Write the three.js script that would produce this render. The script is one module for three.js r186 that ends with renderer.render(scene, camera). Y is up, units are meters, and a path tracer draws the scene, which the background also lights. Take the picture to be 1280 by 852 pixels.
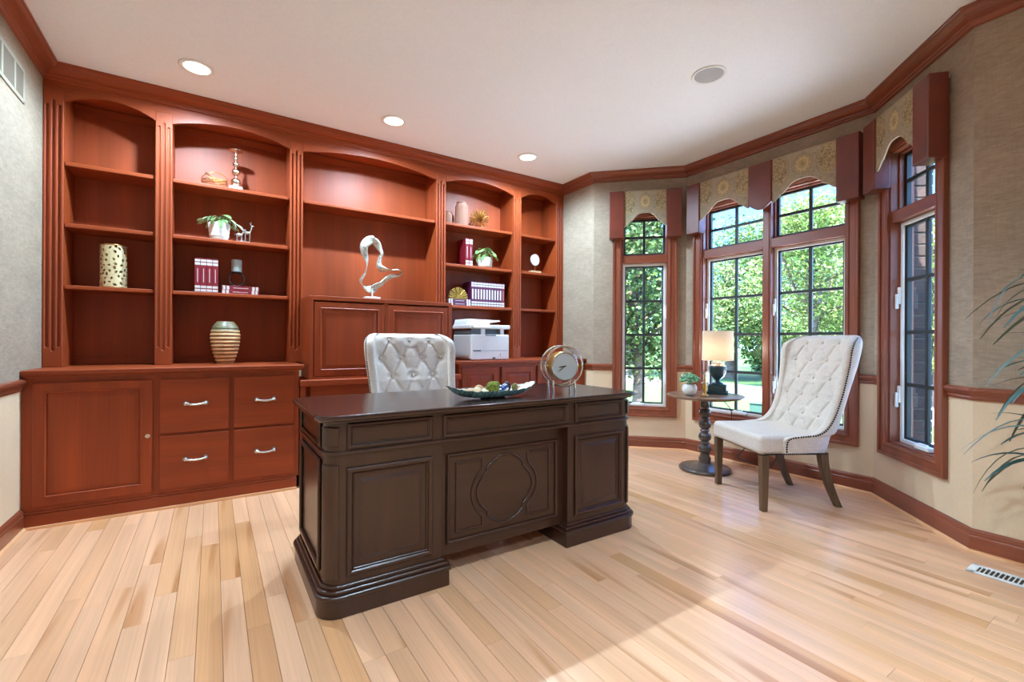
import * as THREE from 'three';
import { RoundedBoxGeometry } from 'three/addons/geometries/RoundedBoxGeometry.js';
import { mergeGeometries, mergeVertices } from 'three/addons/utils/BufferGeometryUtils.js';
import { Sky } from 'three/addons/objects/Sky.js';

// ---------------------------------------------------------------- camera, sky, sun, exposure
const scene = new THREE.Scene();
const camera = new THREE.PerspectiveCamera(73.08, 1280 / 852, 0.05, 400);
camera.rotation.order = 'YXZ';
camera.position.set(0, 1.052, 0);
camera.rotation.set(0.0003, -0.5762, 0.0049);
const renderer = new THREE.WebGLRenderer({ antialias: true });
renderer.toneMapping = THREE.LinearToneMapping;
renderer.toneMappingExposure = 1.2;
renderer.shadowMap.enabled = true;

const sunDir = new THREE.Vector3(-0.32, 0.90, 0.29).normalize();      // from behind the house, so no beam enters the bay
const sky = new Sky();
sky.scale.setScalar(300);
sky.material.uniforms.turbidity.value = 9;
sky.material.uniforms.rayleigh.value = 0.7;
sky.material.uniforms.mieCoefficient.value = 0.004;
sky.material.uniforms.mieDirectionalG.value = 0.8;
sky.material.uniforms.sunPosition.value.copy(sunDir).multiplyScalar(1000);
scene.add(sky);
scene.environmentIntensity = 2.9;
const sun = new THREE.DirectionalLight(0xfffaf2, 34);
sun.name = 'sun';
sun.position.copy(sunDir).multiplyScalar(40).add(new THREE.Vector3(8, 0, -5));
sun.target.position.set(8, 0, -5);
sun.castShadow = true;
Object.assign(sun.shadow.camera, { left: -28, right: 28, top: 28, bottom: -28, near: 1, far: 120 });
sun.shadow.mapSize.set(2048, 2048);
scene.add(sun, sun.target);
const LAMP_ROW = 15.5, LAMP_ROOM = 10.5;      // recessed ceiling lamps: the row along the bookcase, the others over the room

// ---------------------------------------------------------------- helpers
let seed = 12345;
const rnd = () => { seed = (seed + 0x6d2b79f5) | 0; let t = Math.imul(seed ^ (seed >>> 15), 1 | seed); t = (t + Math.imul(t ^ (t >>> 7), 61 | t)) ^ t; return ((t ^ (t >>> 14)) >>> 0) / 4294967296; };
const rr = (a, b) => a + (b - a) * rnd();
const PI = Math.PI, V3 = (x, y, z) => new THREE.Vector3(x, y, z), V2 = (x, y) => new THREE.Vector2(x, y);
const taken = {};
const numbered = (n) => { taken[n] = (taken[n] ?? -1) + 1; return taken[n] ? n + '_' + String(taken[n]).padStart(3, '0') : n; };
function thing(name, label, category, pos = [0, 0, 0], turn = 0, group) {
  const g = new THREE.Group(); g.name = numbered(name); g.position.set(...pos); g.rotation.y = turn;
  g.userData = { label, category }; if (group) g.userData.group = group;
  scene.add(g); return g;
}
function structure(name, label, category) {
  const g = new THREE.Group(); g.name = name; g.userData = { label, category, kind: 'structure' }; scene.add(g); return g;
}
function mesh(name, geo, mat, parent, pos, label) {
  const m = new THREE.Mesh(geo, mat); m.name = name; if (pos) m.position.set(...pos); if (label) m.userData.label = label;
  parent.add(m); return m;
}
// a part whose geometry is written in room coordinates, under an unturned thing
function part(g, name, geo, mat, label) { let r = g; while (r.parent && r.parent !== scene) r = r.parent; return mesh(name, geo.translate(-r.position.x, -r.position.y, -r.position.z), mat, g, null, label); }
function single(name, label, category, geo, mat, pos = [0, 0, 0], turn = 0, group) {
  const m = new THREE.Mesh(geo, mat); m.name = numbered(name); m.position.set(...pos); m.rotation.y = turn; m.userData = { label, category };
  if (group) m.userData.group = group; scene.add(m); return m;
}
const merge = (list) => mergeGeometries(list.map((g) => { const n = g.index ? g.toNonIndexed() : g; for (const k of Object.keys(n.attributes)) if (!['position', 'normal', 'uv'].includes(k)) n.deleteAttribute(k); return n; }));
// uv in metres, v along the grain
function uvm(geo, grain = 'y', ox = rnd() * 3, oy = rnd() * 3) {
  const p = geo.attributes.position, n = geo.attributes.normal, uv = new Float32Array(p.count * 2), G = { x: 0, y: 1, z: 2 }[grain];
  const O = [0, 1, 2].filter((k) => k !== G);
  for (let i = 0; i < p.count; i++) {
    const P = [p.getX(i), p.getY(i), p.getZ(i)], N = [Math.abs(n.getX(i)), Math.abs(n.getY(i)), Math.abs(n.getZ(i))];
    let u, v;
    if (N[G] > N[O[0]] && N[G] > N[O[1]]) { u = P[O[0]]; v = P[O[1]]; } else { u = N[O[0]] > N[O[1]] ? P[O[1]] : P[O[0]]; v = P[G]; }
    uv[2 * i] = u + ox; uv[2 * i + 1] = v + oy;
  }
  geo.setAttribute('uv', new THREE.BufferAttribute(uv, 2)); return geo;
}
const bx = (x0, x1, y0, y1, z0, z1, grain = 'y') => uvm(new THREE.BoxGeometry(x1 - x0, y1 - y0, z1 - z0).translate((x0 + x1) / 2, (y0 + y1) / 2, (z0 + z1) / 2), grain);
const rbx = (x0, x1, y0, y1, z0, z1, r = 0.004, grain = 'y', s = 2) => uvm(new RoundedBoxGeometry(x1 - x0, y1 - y0, z1 - z0, s, Math.min(r, (x1 - x0) / 2.01, (y1 - y0) / 2.01, (z1 - z0) / 2.01)).translate((x0 + x1) / 2, (y0 + y1) / 2, (z0 + z1) / 2), grain);
const rectS = (x0, y0, x1, y1) => new THREE.Shape([V2(x0, y0), V2(x1, y0), V2(x1, y1), V2(x0, y1)]);
const rectP = (x0, y0, x1, y1) => new THREE.Path([V2(x0, y0), V2(x0, y1), V2(x1, y1), V2(x1, y0)]);
function ext(shape, depth, bevel = 0, grain = 'y', seg = 12, bs = 1) {      // z from 0 to depth, bevel kept inside the outline
  const g = new THREE.ExtrudeGeometry(shape, bevel ? { depth: Math.max(0.0002, depth - 2 * bevel), bevelEnabled: true, bevelSize: bevel, bevelThickness: bevel, bevelOffset: -bevel, bevelSegments: bs, curveSegments: seg } : { depth, bevelEnabled: false, curveSegments: seg });
  if (bevel) g.translate(0, 0, bevel);
  return uvm(g, grain);
}
function ring(x0, y0, x1, y1, w, depth, bevel = 0.003, grain = 'y') { const s = rectS(x0, y0, x1, y1); s.holes.push(rectP(x0 + w, y0 + w, x1 - w, y1 - w)); return ext(s, depth, bevel, grain); }
function raised(x0, y0, x1, y1, slope, th, grain = 'y') {                  // raised panel: bevelled field, z from 0 to th
  const g = new THREE.ExtrudeGeometry(rectS(x0 + slope, y0 + slope, x1 - slope, y1 - slope), { depth: 0.0005, bevelEnabled: true, bevelSize: slope, bevelThickness: th, bevelSegments: 1, steps: 1 });
  return uvm(g, grain);
}
const up = (geo) => geo.rotateX(-PI / 2);                                   // plan shape (x, -z) extruded upward
const lathe = (pts, n = 32) => new THREE.LatheGeometry(pts.map(([x, y]) => V2(x, y)), n);
const tube = (pts, r, n = 64, rs = 8, closed = false) => new THREE.TubeGeometry(new THREE.CatmullRomCurve3(pts.map((p) => V3(...p)), closed, 'centripetal'), n, r, rs, closed);
const sph = (r, x, y, z, a = 16, b = 12) => new THREE.SphereGeometry(r, a, b).translate(x, y, z);
const cyl = (r0, r1, h, x, y, z, n = 24) => new THREE.CylinderGeometry(r0, r1, h, n).translate(x, y, z);

// ---------------------------------------------------------------- textures
const hash = (x, y, s) => { let h = Math.imul(x | 0, 374761393) ^ Math.imul(y | 0, 668265263) ^ Math.imul(s | 0, 1274126177); h = Math.imul(h ^ (h >>> 13), 1274126177); return ((h ^ (h >>> 16)) >>> 0) / 4294967296; };
function vn(x, y, px, py, s = 0) {                                          // value noise that repeats after px, py cells
  const ix = Math.floor(x), iy = Math.floor(y), fx = x - ix, fy = y - iy, sx = fx * fx * (3 - 2 * fx), sy = fy * fy * (3 - 2 * fy), m = (a, n) => ((a % n) + n) % n;
  const h = (i, j) => hash(m(ix + i, px), m(iy + j, py), s);
  return (h(0, 0) * (1 - sx) + h(1, 0) * sx) * (1 - sy) + (h(0, 1) * (1 - sx) + h(1, 1) * sx) * sy;
}
function tex(w, h, fn, srgb = true, mx = 1, my = 1) {                       // covers mx by my metres
  const d = new Uint8Array(w * h * 4);
  for (let y = 0; y < h; y++) for (let x = 0; x < w; x++) {
    const c = fn(x / w, y / h), i = (y * w + x) * 4;
    if (typeof c === 'number') d[i] = d[i + 1] = d[i + 2] = Math.max(0, Math.min(255, c * 255)); else for (let k = 0; k < 3; k++) d[i + k] = Math.max(0, Math.min(255, c[k]));
    d[i + 3] = 255;
  }
  const t = new THREE.DataTexture(d, w, h); t.wrapS = t.wrapT = THREE.RepeatWrapping; t.magFilter = THREE.LinearFilter; t.minFilter = THREE.LinearMipmapLinearFilter; t.generateMipmaps = true;
  if (srgb) t.colorSpace = THREE.SRGBColorSpace; t.repeat.set(1 / mx, 1 / my); t.needsUpdate = true; return t;
}
function woodTex(rgb, fine, figure, mx, my, s) {
  return tex(512, 512, (u, v) => {
    const warp = vn(u * 4, v * 3, 4, 3, s) * 0.06;
    const a = vn((u + warp) * 90, v * 5, 90, 5, s + 1), b = vn((u + warp) * 210, v * 14, 210, 14, s + 2), c = vn((u + warp) * 14, v * 2, 14, 2, s + 3), e = vn(u * 5, v * 4, 5, 4, s + 4);
    const k = 1 + fine * ((a - 0.5) * 1.1 + (b - 0.5) * 0.8) + figure * ((c - 0.5) * 1.1 + (e - 0.5) * 0.6);
    return [rgb[0] * k, rgb[1] * (k * 1.04 - 0.04), rgb[2] * (k * 1.08 - 0.08)];
  }, true, mx, my);
}
const phys = (o) => new THREE.MeshPhysicalMaterial(o), std = (o) => new THREE.MeshStandardMaterial(o);
const M = {};
M.cherry = phys({ map: woodTex([150, 64, 28], 0.06, 0.16, 0.6, 1.6, 10), roughness: 0.46, specularIntensity: 0.7 });
M.casing = phys({ map: woodTex([142, 73, 48], 0.06, 0.16, 0.5, 1.6, 30), roughness: 0.34, clearcoat: 0.4, clearcoatRoughness: 0.25 });
M.walnut = phys({ map: woodTex([59, 33, 21], 0.1, 0.14, 0.6, 1.4, 40), roughness: 0.32, clearcoat: 0.3, clearcoatRoughness: 0.22 });
M.chairLeg = phys({ map: woodTex([98, 74, 52], 0.22, 0.2, 0.3, 1.0, 50), roughness: 0.5 });
M.tableWood = phys({ map: woodTex([128, 96, 72], 0.22, 0.22, 0.5, 1.0, 60), roughness: 0.35, clearcoat: 0.5, clearcoatRoughness: 0.2 });
M.tableDark = phys({ map: woodTex([84, 70, 62], 0.2, 0.25, 0.3, 0.6, 70), roughness: 0.3, clearcoat: 0.6, clearcoatRoughness: 0.2 });
const maple1 = tex(512, 512, (u, v) => {
  const w = vn(u * 3, v * 3, 3, 3, 81) * 0.1, a = vn((u + w) * 60, v * 4, 60, 4, 82), b = vn(u * 200, v * 12, 200, 12, 83), c = vn((u + w) * 7, v * 3, 7, 3, 84), q = vn((u + w * 2) * 5, v * 2, 5, 2, 85);
  const heart = Math.min(0.6, Math.max(0, (q - 0.77) * 6)) * (0.7 + 0.6 * vn((u + w * 3) * 40, v * 5, 40, 5, 89)), k = 1 + (a - 0.5) * 0.04 + (b - 0.5) * 0.05 + (c - 0.5) * 0.1, spot = Math.max(0, vn(u * 24, v * 12, 24, 12, 86) - 0.93) * 4;
  return [236 * k - heart * 42 - spot * 60, 191 * k - heart * 54 - spot * 74, 156 * k - heart * 64 - spot * 78];
}, true, 0.42, 2.6);
const mapleBump = tex(256, 256, (u, v) => 0.5 + (vn(u * 80, v * 6, 80, 6, 87) - 0.5) * 0.6 + (vn(u * 6, v * 4, 6, 4, 88) - 0.5) * 0.4, false, 0.42, 2.6);
M.planks = ['#fff2e8', '#fdeee2', '#fff1e6', '#faeadb', '#fff4ec', '#fcf0e6', '#fbece0', '#f9ebdd', '#f4e3cf', '#ebd4b6'].map((c) => phys({ map: maple1, color: c, roughness: 0.3, bumpMap: mapleBump, bumpScale: 0.0004, clearcoat: 0.3, clearcoatRoughness: 0.2 }));
M.shoe = phys({ map: maple1, color: '#fdebd2', roughness: 0.4 });
M.subfloor = std({ color: '#6e4c30', roughness: 0.9 });
const grassTex = tex(1024, 1024, (u, v) => {
  const yy = v * 340 + (vn(u * 7, v * 40, 7, 40, 90) - 0.5) * 1.4, row = Math.floor(yy), h = vn(u * 46 + hash(row, 3, 9) * 46, row, 46, 340, 91), t = 0.5 + 0.5 * Math.cos((yy - row) * 2 * PI), wv = vn(u * 330, v * 30, 330, 30, 92), big = vn(u * 7, v * 11, 7, 11, 93), mid = vn(u * 26, v * 90, 26, 90, 94);
  const k = 0.99 + (h - 0.5) * 0.12 - t * 0.05 + (wv - 0.5) * 0.05 + (big - 0.5) * 0.06 + (mid - 0.5) * 0.06;
  return [166 * k, 147 * k, 127 * k];
}, true, 1.1, 1.1);
const grassBump = tex(1024, 1024, (u, v) => { const yy = v * 340 + (vn(u * 7, v * 40, 7, 40, 90) - 0.5) * 1.4, row = Math.floor(yy), t = 0.5 + 0.5 * Math.cos((yy - row) * 2 * PI); return 0.6 - t * 0.4 + (vn(u * 330, v * 30, 330, 30, 92) - 0.5) * 0.4; }, false, 1.1, 1.1);
M.grasscloth = std({ map: grassTex, bumpMap: grassBump, bumpScale: 0.0004, roughness: 0.85 });
M.cream = std({ map: tex(256, 256, (u, v) => { const k = 1 + (vn(u * 128, v * 128, 128, 128, 95) - 0.5) * 0.03 + (vn(u * 6, v * 6, 6, 6, 96) - 0.5) * 0.03; return [224 * k, 198 * k, 165 * k]; }, true, 0.7, 0.7), roughness: 0.7 });
M.ceiling = std({ map: tex(256, 256, (u, v) => { const k = 1 + (vn(u * 120, v * 120, 120, 120, 97) - 0.5) * 0.02; return [246 * k, 247 * k, 248 * k]; }, true, 1, 1), roughness: 0.9 });
M.brick = [['#40322b', 1], ['#4a3830', 2], ['#372b26', 3]].map(([c, s]) => std({ color: c, roughness: 0.9, map: tex(64, 64, (u, v) => 0.75 + 0.4 * vn(u * 20, v * 20, 20, 20, 98 + s), true, 0.2, 0.2) }));
M.mortar = std({ color: '#57524b', roughness: 0.95 });
M.white = std({ color: '#efeeea', roughness: 0.5 });
M.whiteGloss = phys({ color: '#ecebe7', roughness: 0.3 });
M.sash = std({ color: '#2b2d2c', roughness: 0.5 });
M.glass = phys({ color: '#ffffff', roughness: 0.02, transmission: 1, thickness: 0, ior: 1.45 });
const linenTex = tex(512, 512, (u, v) => { const a = vn(u * 180, v * 40, 180, 40, 101), b = vn(u * 40, v * 180, 40, 180, 102), c = vn(u * 5, v * 5, 5, 5, 103); const k = 1 + (a - 0.5) * 0.05 + (b - 0.5) * 0.05 + (c - 0.5) * 0.02; return [214 * k, 202 * k, 191 * k]; }, true, 0.5, 0.5);
const linenBump = tex(512, 512, (u, v) => 0.5 + (vn(u * 180, v * 60, 180, 60, 101) - 0.5) * 0.5 + (vn(u * 60, v * 180, 60, 180, 102) - 0.5) * 0.5, false, 0.5, 0.5);
M.linen = phys({ map: linenTex, bumpMap: linenBump, bumpScale: 0.0003, roughness: 1, specularIntensity: 0.4 });
M.leather = phys({ map: tex(256, 256, (u, v) => { const k = 1 + (vn(u * 60, v * 60, 60, 60, 111) - 0.5) * 0.1 + (vn(u * 5, v * 5, 5, 5, 112) - 0.5) * 0.14; return [114 * k, 47 * k, 31 * k]; }, true, 0.4, 0.4), roughness: 0.42, bumpMap: tex(256, 256, (u, v) => vn(u * 70, v * 70, 70, 70, 113), false, 0.4, 0.4), bumpScale: 0.0006, clearcoat: 0.25, clearcoatRoughness: 0.35 });
M.brass = std({ color: '#b08d4f', metalness: 1, roughness: 0.3 });
M.gold = std({ color: '#d8ab62', metalness: 1, roughness: 0.28 });
M.chrome = std({ color: '#dcdcdc', metalness: 1, roughness: 0.12 });
M.nickel = std({ color: '#c9c4bb', metalness: 1, roughness: 0.25 });
M.silver = std({ color: '#d6d3ce', metalness: 1, roughness: 0.22 });
M.black = std({ color: '#161514', roughness: 0.5 });
M.grey = std({ color: '#8b8d8d', roughness: 0.5 });

// ---------------------------------------------------------------- the room
const H = 2.74, XL = -0.883, XR = 3.227, XC = 3.855, ZB = -4.22, ZF = 2.2, Z1 = -3.455, Z2 = -2.827, Z3 = -1.309, Z4 = -0.681, S2 = Math.SQRT1_2;
// corners in order, the room on the left hand of each step (local +z of a wall points into the room)
const C = [[XL, ZB], [XR, ZB], [XR, Z1], [XC, Z2], [XC, Z3], [XR, Z4], [XR, ZF], [XL, ZF]];
const WALLS = [['back', 0], ['corner', 1], ['bay_left', 2], ['bay_center', 3], ['bay_right', 4], ['right', 5], ['front', 6], ['left', 7]];
const OPEN = { bay_left: [0.273, 0.718], bay_center: [0.175, 1.349], bay_right: [0.18, 0.635] }, OY0 = 0.4, OY1 = 2.3, RAIL = 0.8;
const frame = {};                                                            // per wall: origin, direction, length, turn
for (const [side, i] of WALLS) {
  const a = C[i], b = C[(i + 1) % 8], L = Math.hypot(b[0] - a[0], b[1] - a[1]), d = [(b[0] - a[0]) / L, (b[1] - a[1]) / L];
  frame[side] = { a, b, d, L, turn: Math.atan2(-d[1], d[0]), i };
  const w = structure('wall_' + side, side === 'front' ? 'wall behind the viewer papered above a cream dado' : { back: 'wall behind the built-in cherry bookcase', corner: 'narrow papered wall between the bookcase and the bay', bay_left: 'angled bay wall with a narrow window beside the bookcase', bay_center: 'bay wall with the wide double window behind the armchair', bay_right: 'angled bay wall with the narrow window showing brick outside', right: 'papered wall behind the long-leaved plant', left: 'papered wall with the air grille beside the bookcase' }[side], 'wall');
  w.position.set(a[0], 0, a[1]); w.rotation.y = frame[side].turn;
  const T = 0.12, o = OPEN[side];
  let hi, lo;
  if (o) {
    hi = new THREE.Shape([[0, RAIL], [o[0], RAIL], [o[0], OY1], [o[1], OY1], [o[1], RAIL], [L, RAIL], [L, H], [0, H]].map((p) => V2(...p)));
    lo = new THREE.Shape([[0, 0], [L, 0], [L, RAIL], [o[1], RAIL], [o[1], OY0], [o[0], OY0], [o[0], RAIL], [0, RAIL]].map((p) => V2(...p)));
  } else { hi = rectS(0, RAIL, L, H); lo = rectS(0, 0, L, RAIL); }
  mesh('wallpaper', ext(hi, T).translate(0, 0, -T), M.grasscloth, w, null, 'grey-beige woven grasscloth wallpaper');
  mesh('painted_dado', ext(lo, T).translate(0, 0, -T), M.cream, w, null, 'plain cream wall below the chair rail');
}
// ceiling and floor: slabs with the plan of the room
const plan = (o) => new THREE.Shape([[XL - o, ZB - o], [XR + o, ZB - o], [XR + o, Z1 - o * 0.414], [XC + o, Z2 - o * 0.414], [XC + o, Z3 + o * 0.414], [XR + o, Z4 + o * 0.414], [XR + o, ZF + o], [XL - o, ZF + o]].map(([x, z]) => V2(x, -z)));
{
  const c = structure('ceiling', 'smooth white ceiling', 'ceiling');
  mesh('ceiling_board', uvm(up(new THREE.ExtrudeGeometry(plan(0.13), { depth: 0.22, bevelEnabled: false })).translate(0, H, 0), 'x'), M.ceiling, c);
  const f = structure('floor', 'pale maple strip floor laid towards the bookcase', 'floor');
  mesh('subfloor', uvm(up(new THREE.ExtrudeGeometry(plan(0.1), { depth: 0.3, bevelEnabled: false })).translate(0, -0.3125, 0), 'x'), M.subfloor, f);
  const W = 0.0762, cache = new Map(), rest = [];
  const plank = (len, variant) => {
    const key = len.toFixed(3) + variant;
    if (!cache.has(key)) {
      const s = new THREE.Shape([V2(-W / 2 + 0.0006, 0), V2(W / 2 - 0.0006, 0), V2(W / 2 - 0.0006, 0.0112), V2(W / 2 - 0.0014, 0.012), V2(-W / 2 + 0.0014, 0.012), V2(-W / 2 + 0.0006, 0.0112)]);
      cache.set(key, uvm(new THREE.ExtrudeGeometry(s, { depth: len - 0.0008, bevelEnabled: false }).translate(0, -0.0121, 0), 'z', variant * 0.137 + len * 0.31, variant * 0.713 + len));
    }
    return cache.get(key);
  };
  const list = [];
  for (let r = 0; XL + r * W < XC; r++) {
    const x = XL + (r + 0.5) * W, x1 = x + W / 2;
    const x0 = x - W / 2; let z = x1 <= XR ? (x > 0.56 && x < 1.75 ? -3.98 : -3.62) : Math.max(-3.5, x0 - 6.682), z1 = x0 < XR ? 1.9 : 2.546 - x0;
    z += 0.001;
    let first = true;
    while (z < z1 - 0.02) {
      let len = Math.round(rr(first ? 0.25 : 0.42, first ? 1.3 : 1.45) * 20) / 20; first = false;
      if (z1 - z - len < 0.2) len = Math.round((z1 - z) * 1000) / 1000;
      list.push([x, z, len, Math.floor(rnd() * 4), M.planks[Math.floor(Math.pow(rnd(), 1.25) * 10)]]);
      z += len;
    }
  }
  // the nearest boards in view are parts of their own, the rest (behind the viewer and under the desk) one part
  const cx = Math.sin(0.5762), cz = -Math.cos(0.5762), rx = Math.cos(0.5762), rz = Math.sin(0.5762);
  const inView = ([x, z, len]) => [0, 0.25, 0.5, 0.75, 1].some((t) => { const zz = z + len * t, d = x * cx + zz * cz, l = x * rx + zz * rz; return d > 1.3 && Math.abs(l) < d * 1.15; });
  const seen = list.filter(inView).sort((a, b) => Math.hypot(a[0], a[1] + a[2] / 2) - Math.hypot(b[0], b[1] + b[2] / 2));
  const own = new Set(seen.slice(0, 300));
  for (const p of list) {
    const g = plank(p[2], p[3]);
    if (own.has(p)) mesh('floorboard', g, p[4], f, [p[0], 0, p[1]]); else rest.push([p, g]);
  }
  for (const mat of new Set(rest.map(([p]) => p[4]))) {
    const m = mesh('floorboards', merge(rest.filter(([p]) => p[4] === mat).map(([p, g]) => g.clone().translate(p[0], 0, p[1]))), mat, f); m.userData.kind = 'stuff';
  }
}
// mouldings: a profile [distance from wall, height] run along a wall and mitred into its neighbours
function moulding(profile, side, t0, t1, m0 = 0, m1 = 0, off = 0) {            // m: how far the end moves along the wall per metre from it
  const pos = [], n = profile.length;
  const P = (k, e) => { const [d, y] = profile[k], dd = d + off; return e ? [t1 + m1 * dd, y, dd] : [t0 + m0 * dd, y, dd]; };
  for (let k = 0; k < n - 1; k++) { const a = P(k, 0), b = P(k, 1), c = P(k + 1, 1), d = P(k + 1, 0); pos.push(...a, ...b, ...c, ...a, ...c, ...d); }
  for (const e of [0, 1]) for (let k = 1; k < n - 1; k++) { const q = e ? [P(0, 1), P(k + 1, 1), P(k, 1)] : [P(0, 0), P(k, 0), P(k + 1, 0)]; for (const p of q) pos.push(...p); }
  const g = new THREE.BufferGeometry(); g.setAttribute('position', new THREE.Float32BufferAttribute(pos, 3)); g.computeVertexNormals(); return uvm(g, 'x');
}
function onWall(o, side) { const f = frame[side]; o.position.set(f.a[0], 0, f.a[1]); o.rotation.y = f.turn; return o; }
const turnAt = (i) => {                                                        // mitre at the corner where wall i begins
  const p = C[(i + 7) % 8], c = C[i], n = C[(i + 1) % 8], a = Math.atan2(c[1] - p[1], c[0] - p[0]), b = Math.atan2(n[1] - c[1], n[0] - c[0]);
  let d = b - a; while (d > PI) d -= 2 * PI; while (d < -PI) d += 2 * PI; return Math.tan(d / 2);
};
const CROWN = [[0, H - 0.001], [0.085, H - 0.001], [0.085, H - 0.012], [0.078, H - 0.016], [0.074, H - 0.024], [0.066, H - 0.034], [0.05, H - 0.046], [0.034, H - 0.054], [0.026, H - 0.056], [0.024, H - 0.066], [0.016, H - 0.072], [0.014, H - 0.084], [0.006, H - 0.088], [0, H - 0.088]];
const BASE = [[0, 0.0005], [0.017, 0.0005], [0.017, 0.08], [0.013, 0.086], [0.0145, 0.094], [0.011, 0.108], [0.006, 0.114], [0, 0.118]];
const CHAIR = [[0, 0.765], [0.008, 0.765], [0.012, 0.775], [0.01, 0.785], [0.02, 0.8], [0.026, 0.812], [0.024, 0.822], [0.014, 0.828], [0, 0.83]];
const SHOE = [[0, 0.0005], [0.014, 0.0005], [0.0125, 0.008], [0.008, 0.013], [0, 0.016]];
let trims = 0;
const trimLabel = { back: 'above the bookcase', corner: 'between bookcase and bay', bay_left: 'on the bay wall next to the bookcase', bay_center: 'on the wide bay wall', bay_right: 'on the bay wall by the brick reveal', right: 'on the wall by the long-leaved plant', front: 'on the wall behind the viewer', left: 'on the wall with the air grille' };
function trim(name, label, geo, mat, side) { const m = new THREE.Mesh(geo, mat); m.name = name; m.userData = { label, category: 'moulding', kind: 'structure' }; scene.add(m); return onWall(m, side); }
const FACE = -3.935;                                                         // front of the bookcase
for (const [side, i] of WALLS) {
  const f = frame[side], m0 = turnAt(i), m1 = -turnAt((i + 1) % 8), w = trimLabel[side];
  if (side === 'back') trim('trim_' + ++trims, 'cherry crown moulding ' + w, moulding(CROWN, side, 0, f.L, m0, m1, 0).translate(0, 0, 0), M.cherry, side).position.z = FACE;
  else {
    const s = side === 'corner' ? FACE - ZB : 0, e = side === 'left' ? f.L - (FACE - ZB) : f.L;
    trim('trim_' + ++trims, 'cherry crown moulding ' + w, moulding(CROWN, side, s, e, m0, m1), M.casing, side);
    const b1 = side === 'left' ? f.L - (-3.585 - ZB) : f.L, b0 = side === 'corner' ? 0.64 : 0;
    trim('baseboard_' + side, 'cherry baseboard ' + w, moulding(BASE, side, b0, b1, side === 'corner' ? 0 : m0, side === 'left' ? 0 : m1), M.casing, side);
    trim('trim_' + ++trims, 'pale maple shoe moulding at the floor ' + w, moulding(SHOE, side, b0, b1, side === 'corner' ? 0 : m0, side === 'left' ? 0 : m1, 0.017), M.shoe, side);
    const o = OPEN[side];
    if (o) {
      trim('trim_' + ++trims, 'cherry chair rail left of the window ' + w, moulding(CHAIR, side, 0, o[0] - 0.086, m0, 0), M.casing, side);
      trim('trim_' + ++trims, 'cherry chair rail right of the window ' + w, moulding(CHAIR, side, o[1] + 0.086, f.L, 0, m1), M.casing, side);
    } else trim('trim_' + ++trims, 'cherry chair rail ' + w, moulding(CHAIR, side, b0, b1, side === 'corner' ? 0 : m0, side === 'left' ? 0 : m1), M.casing, side);
  }
}
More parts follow.
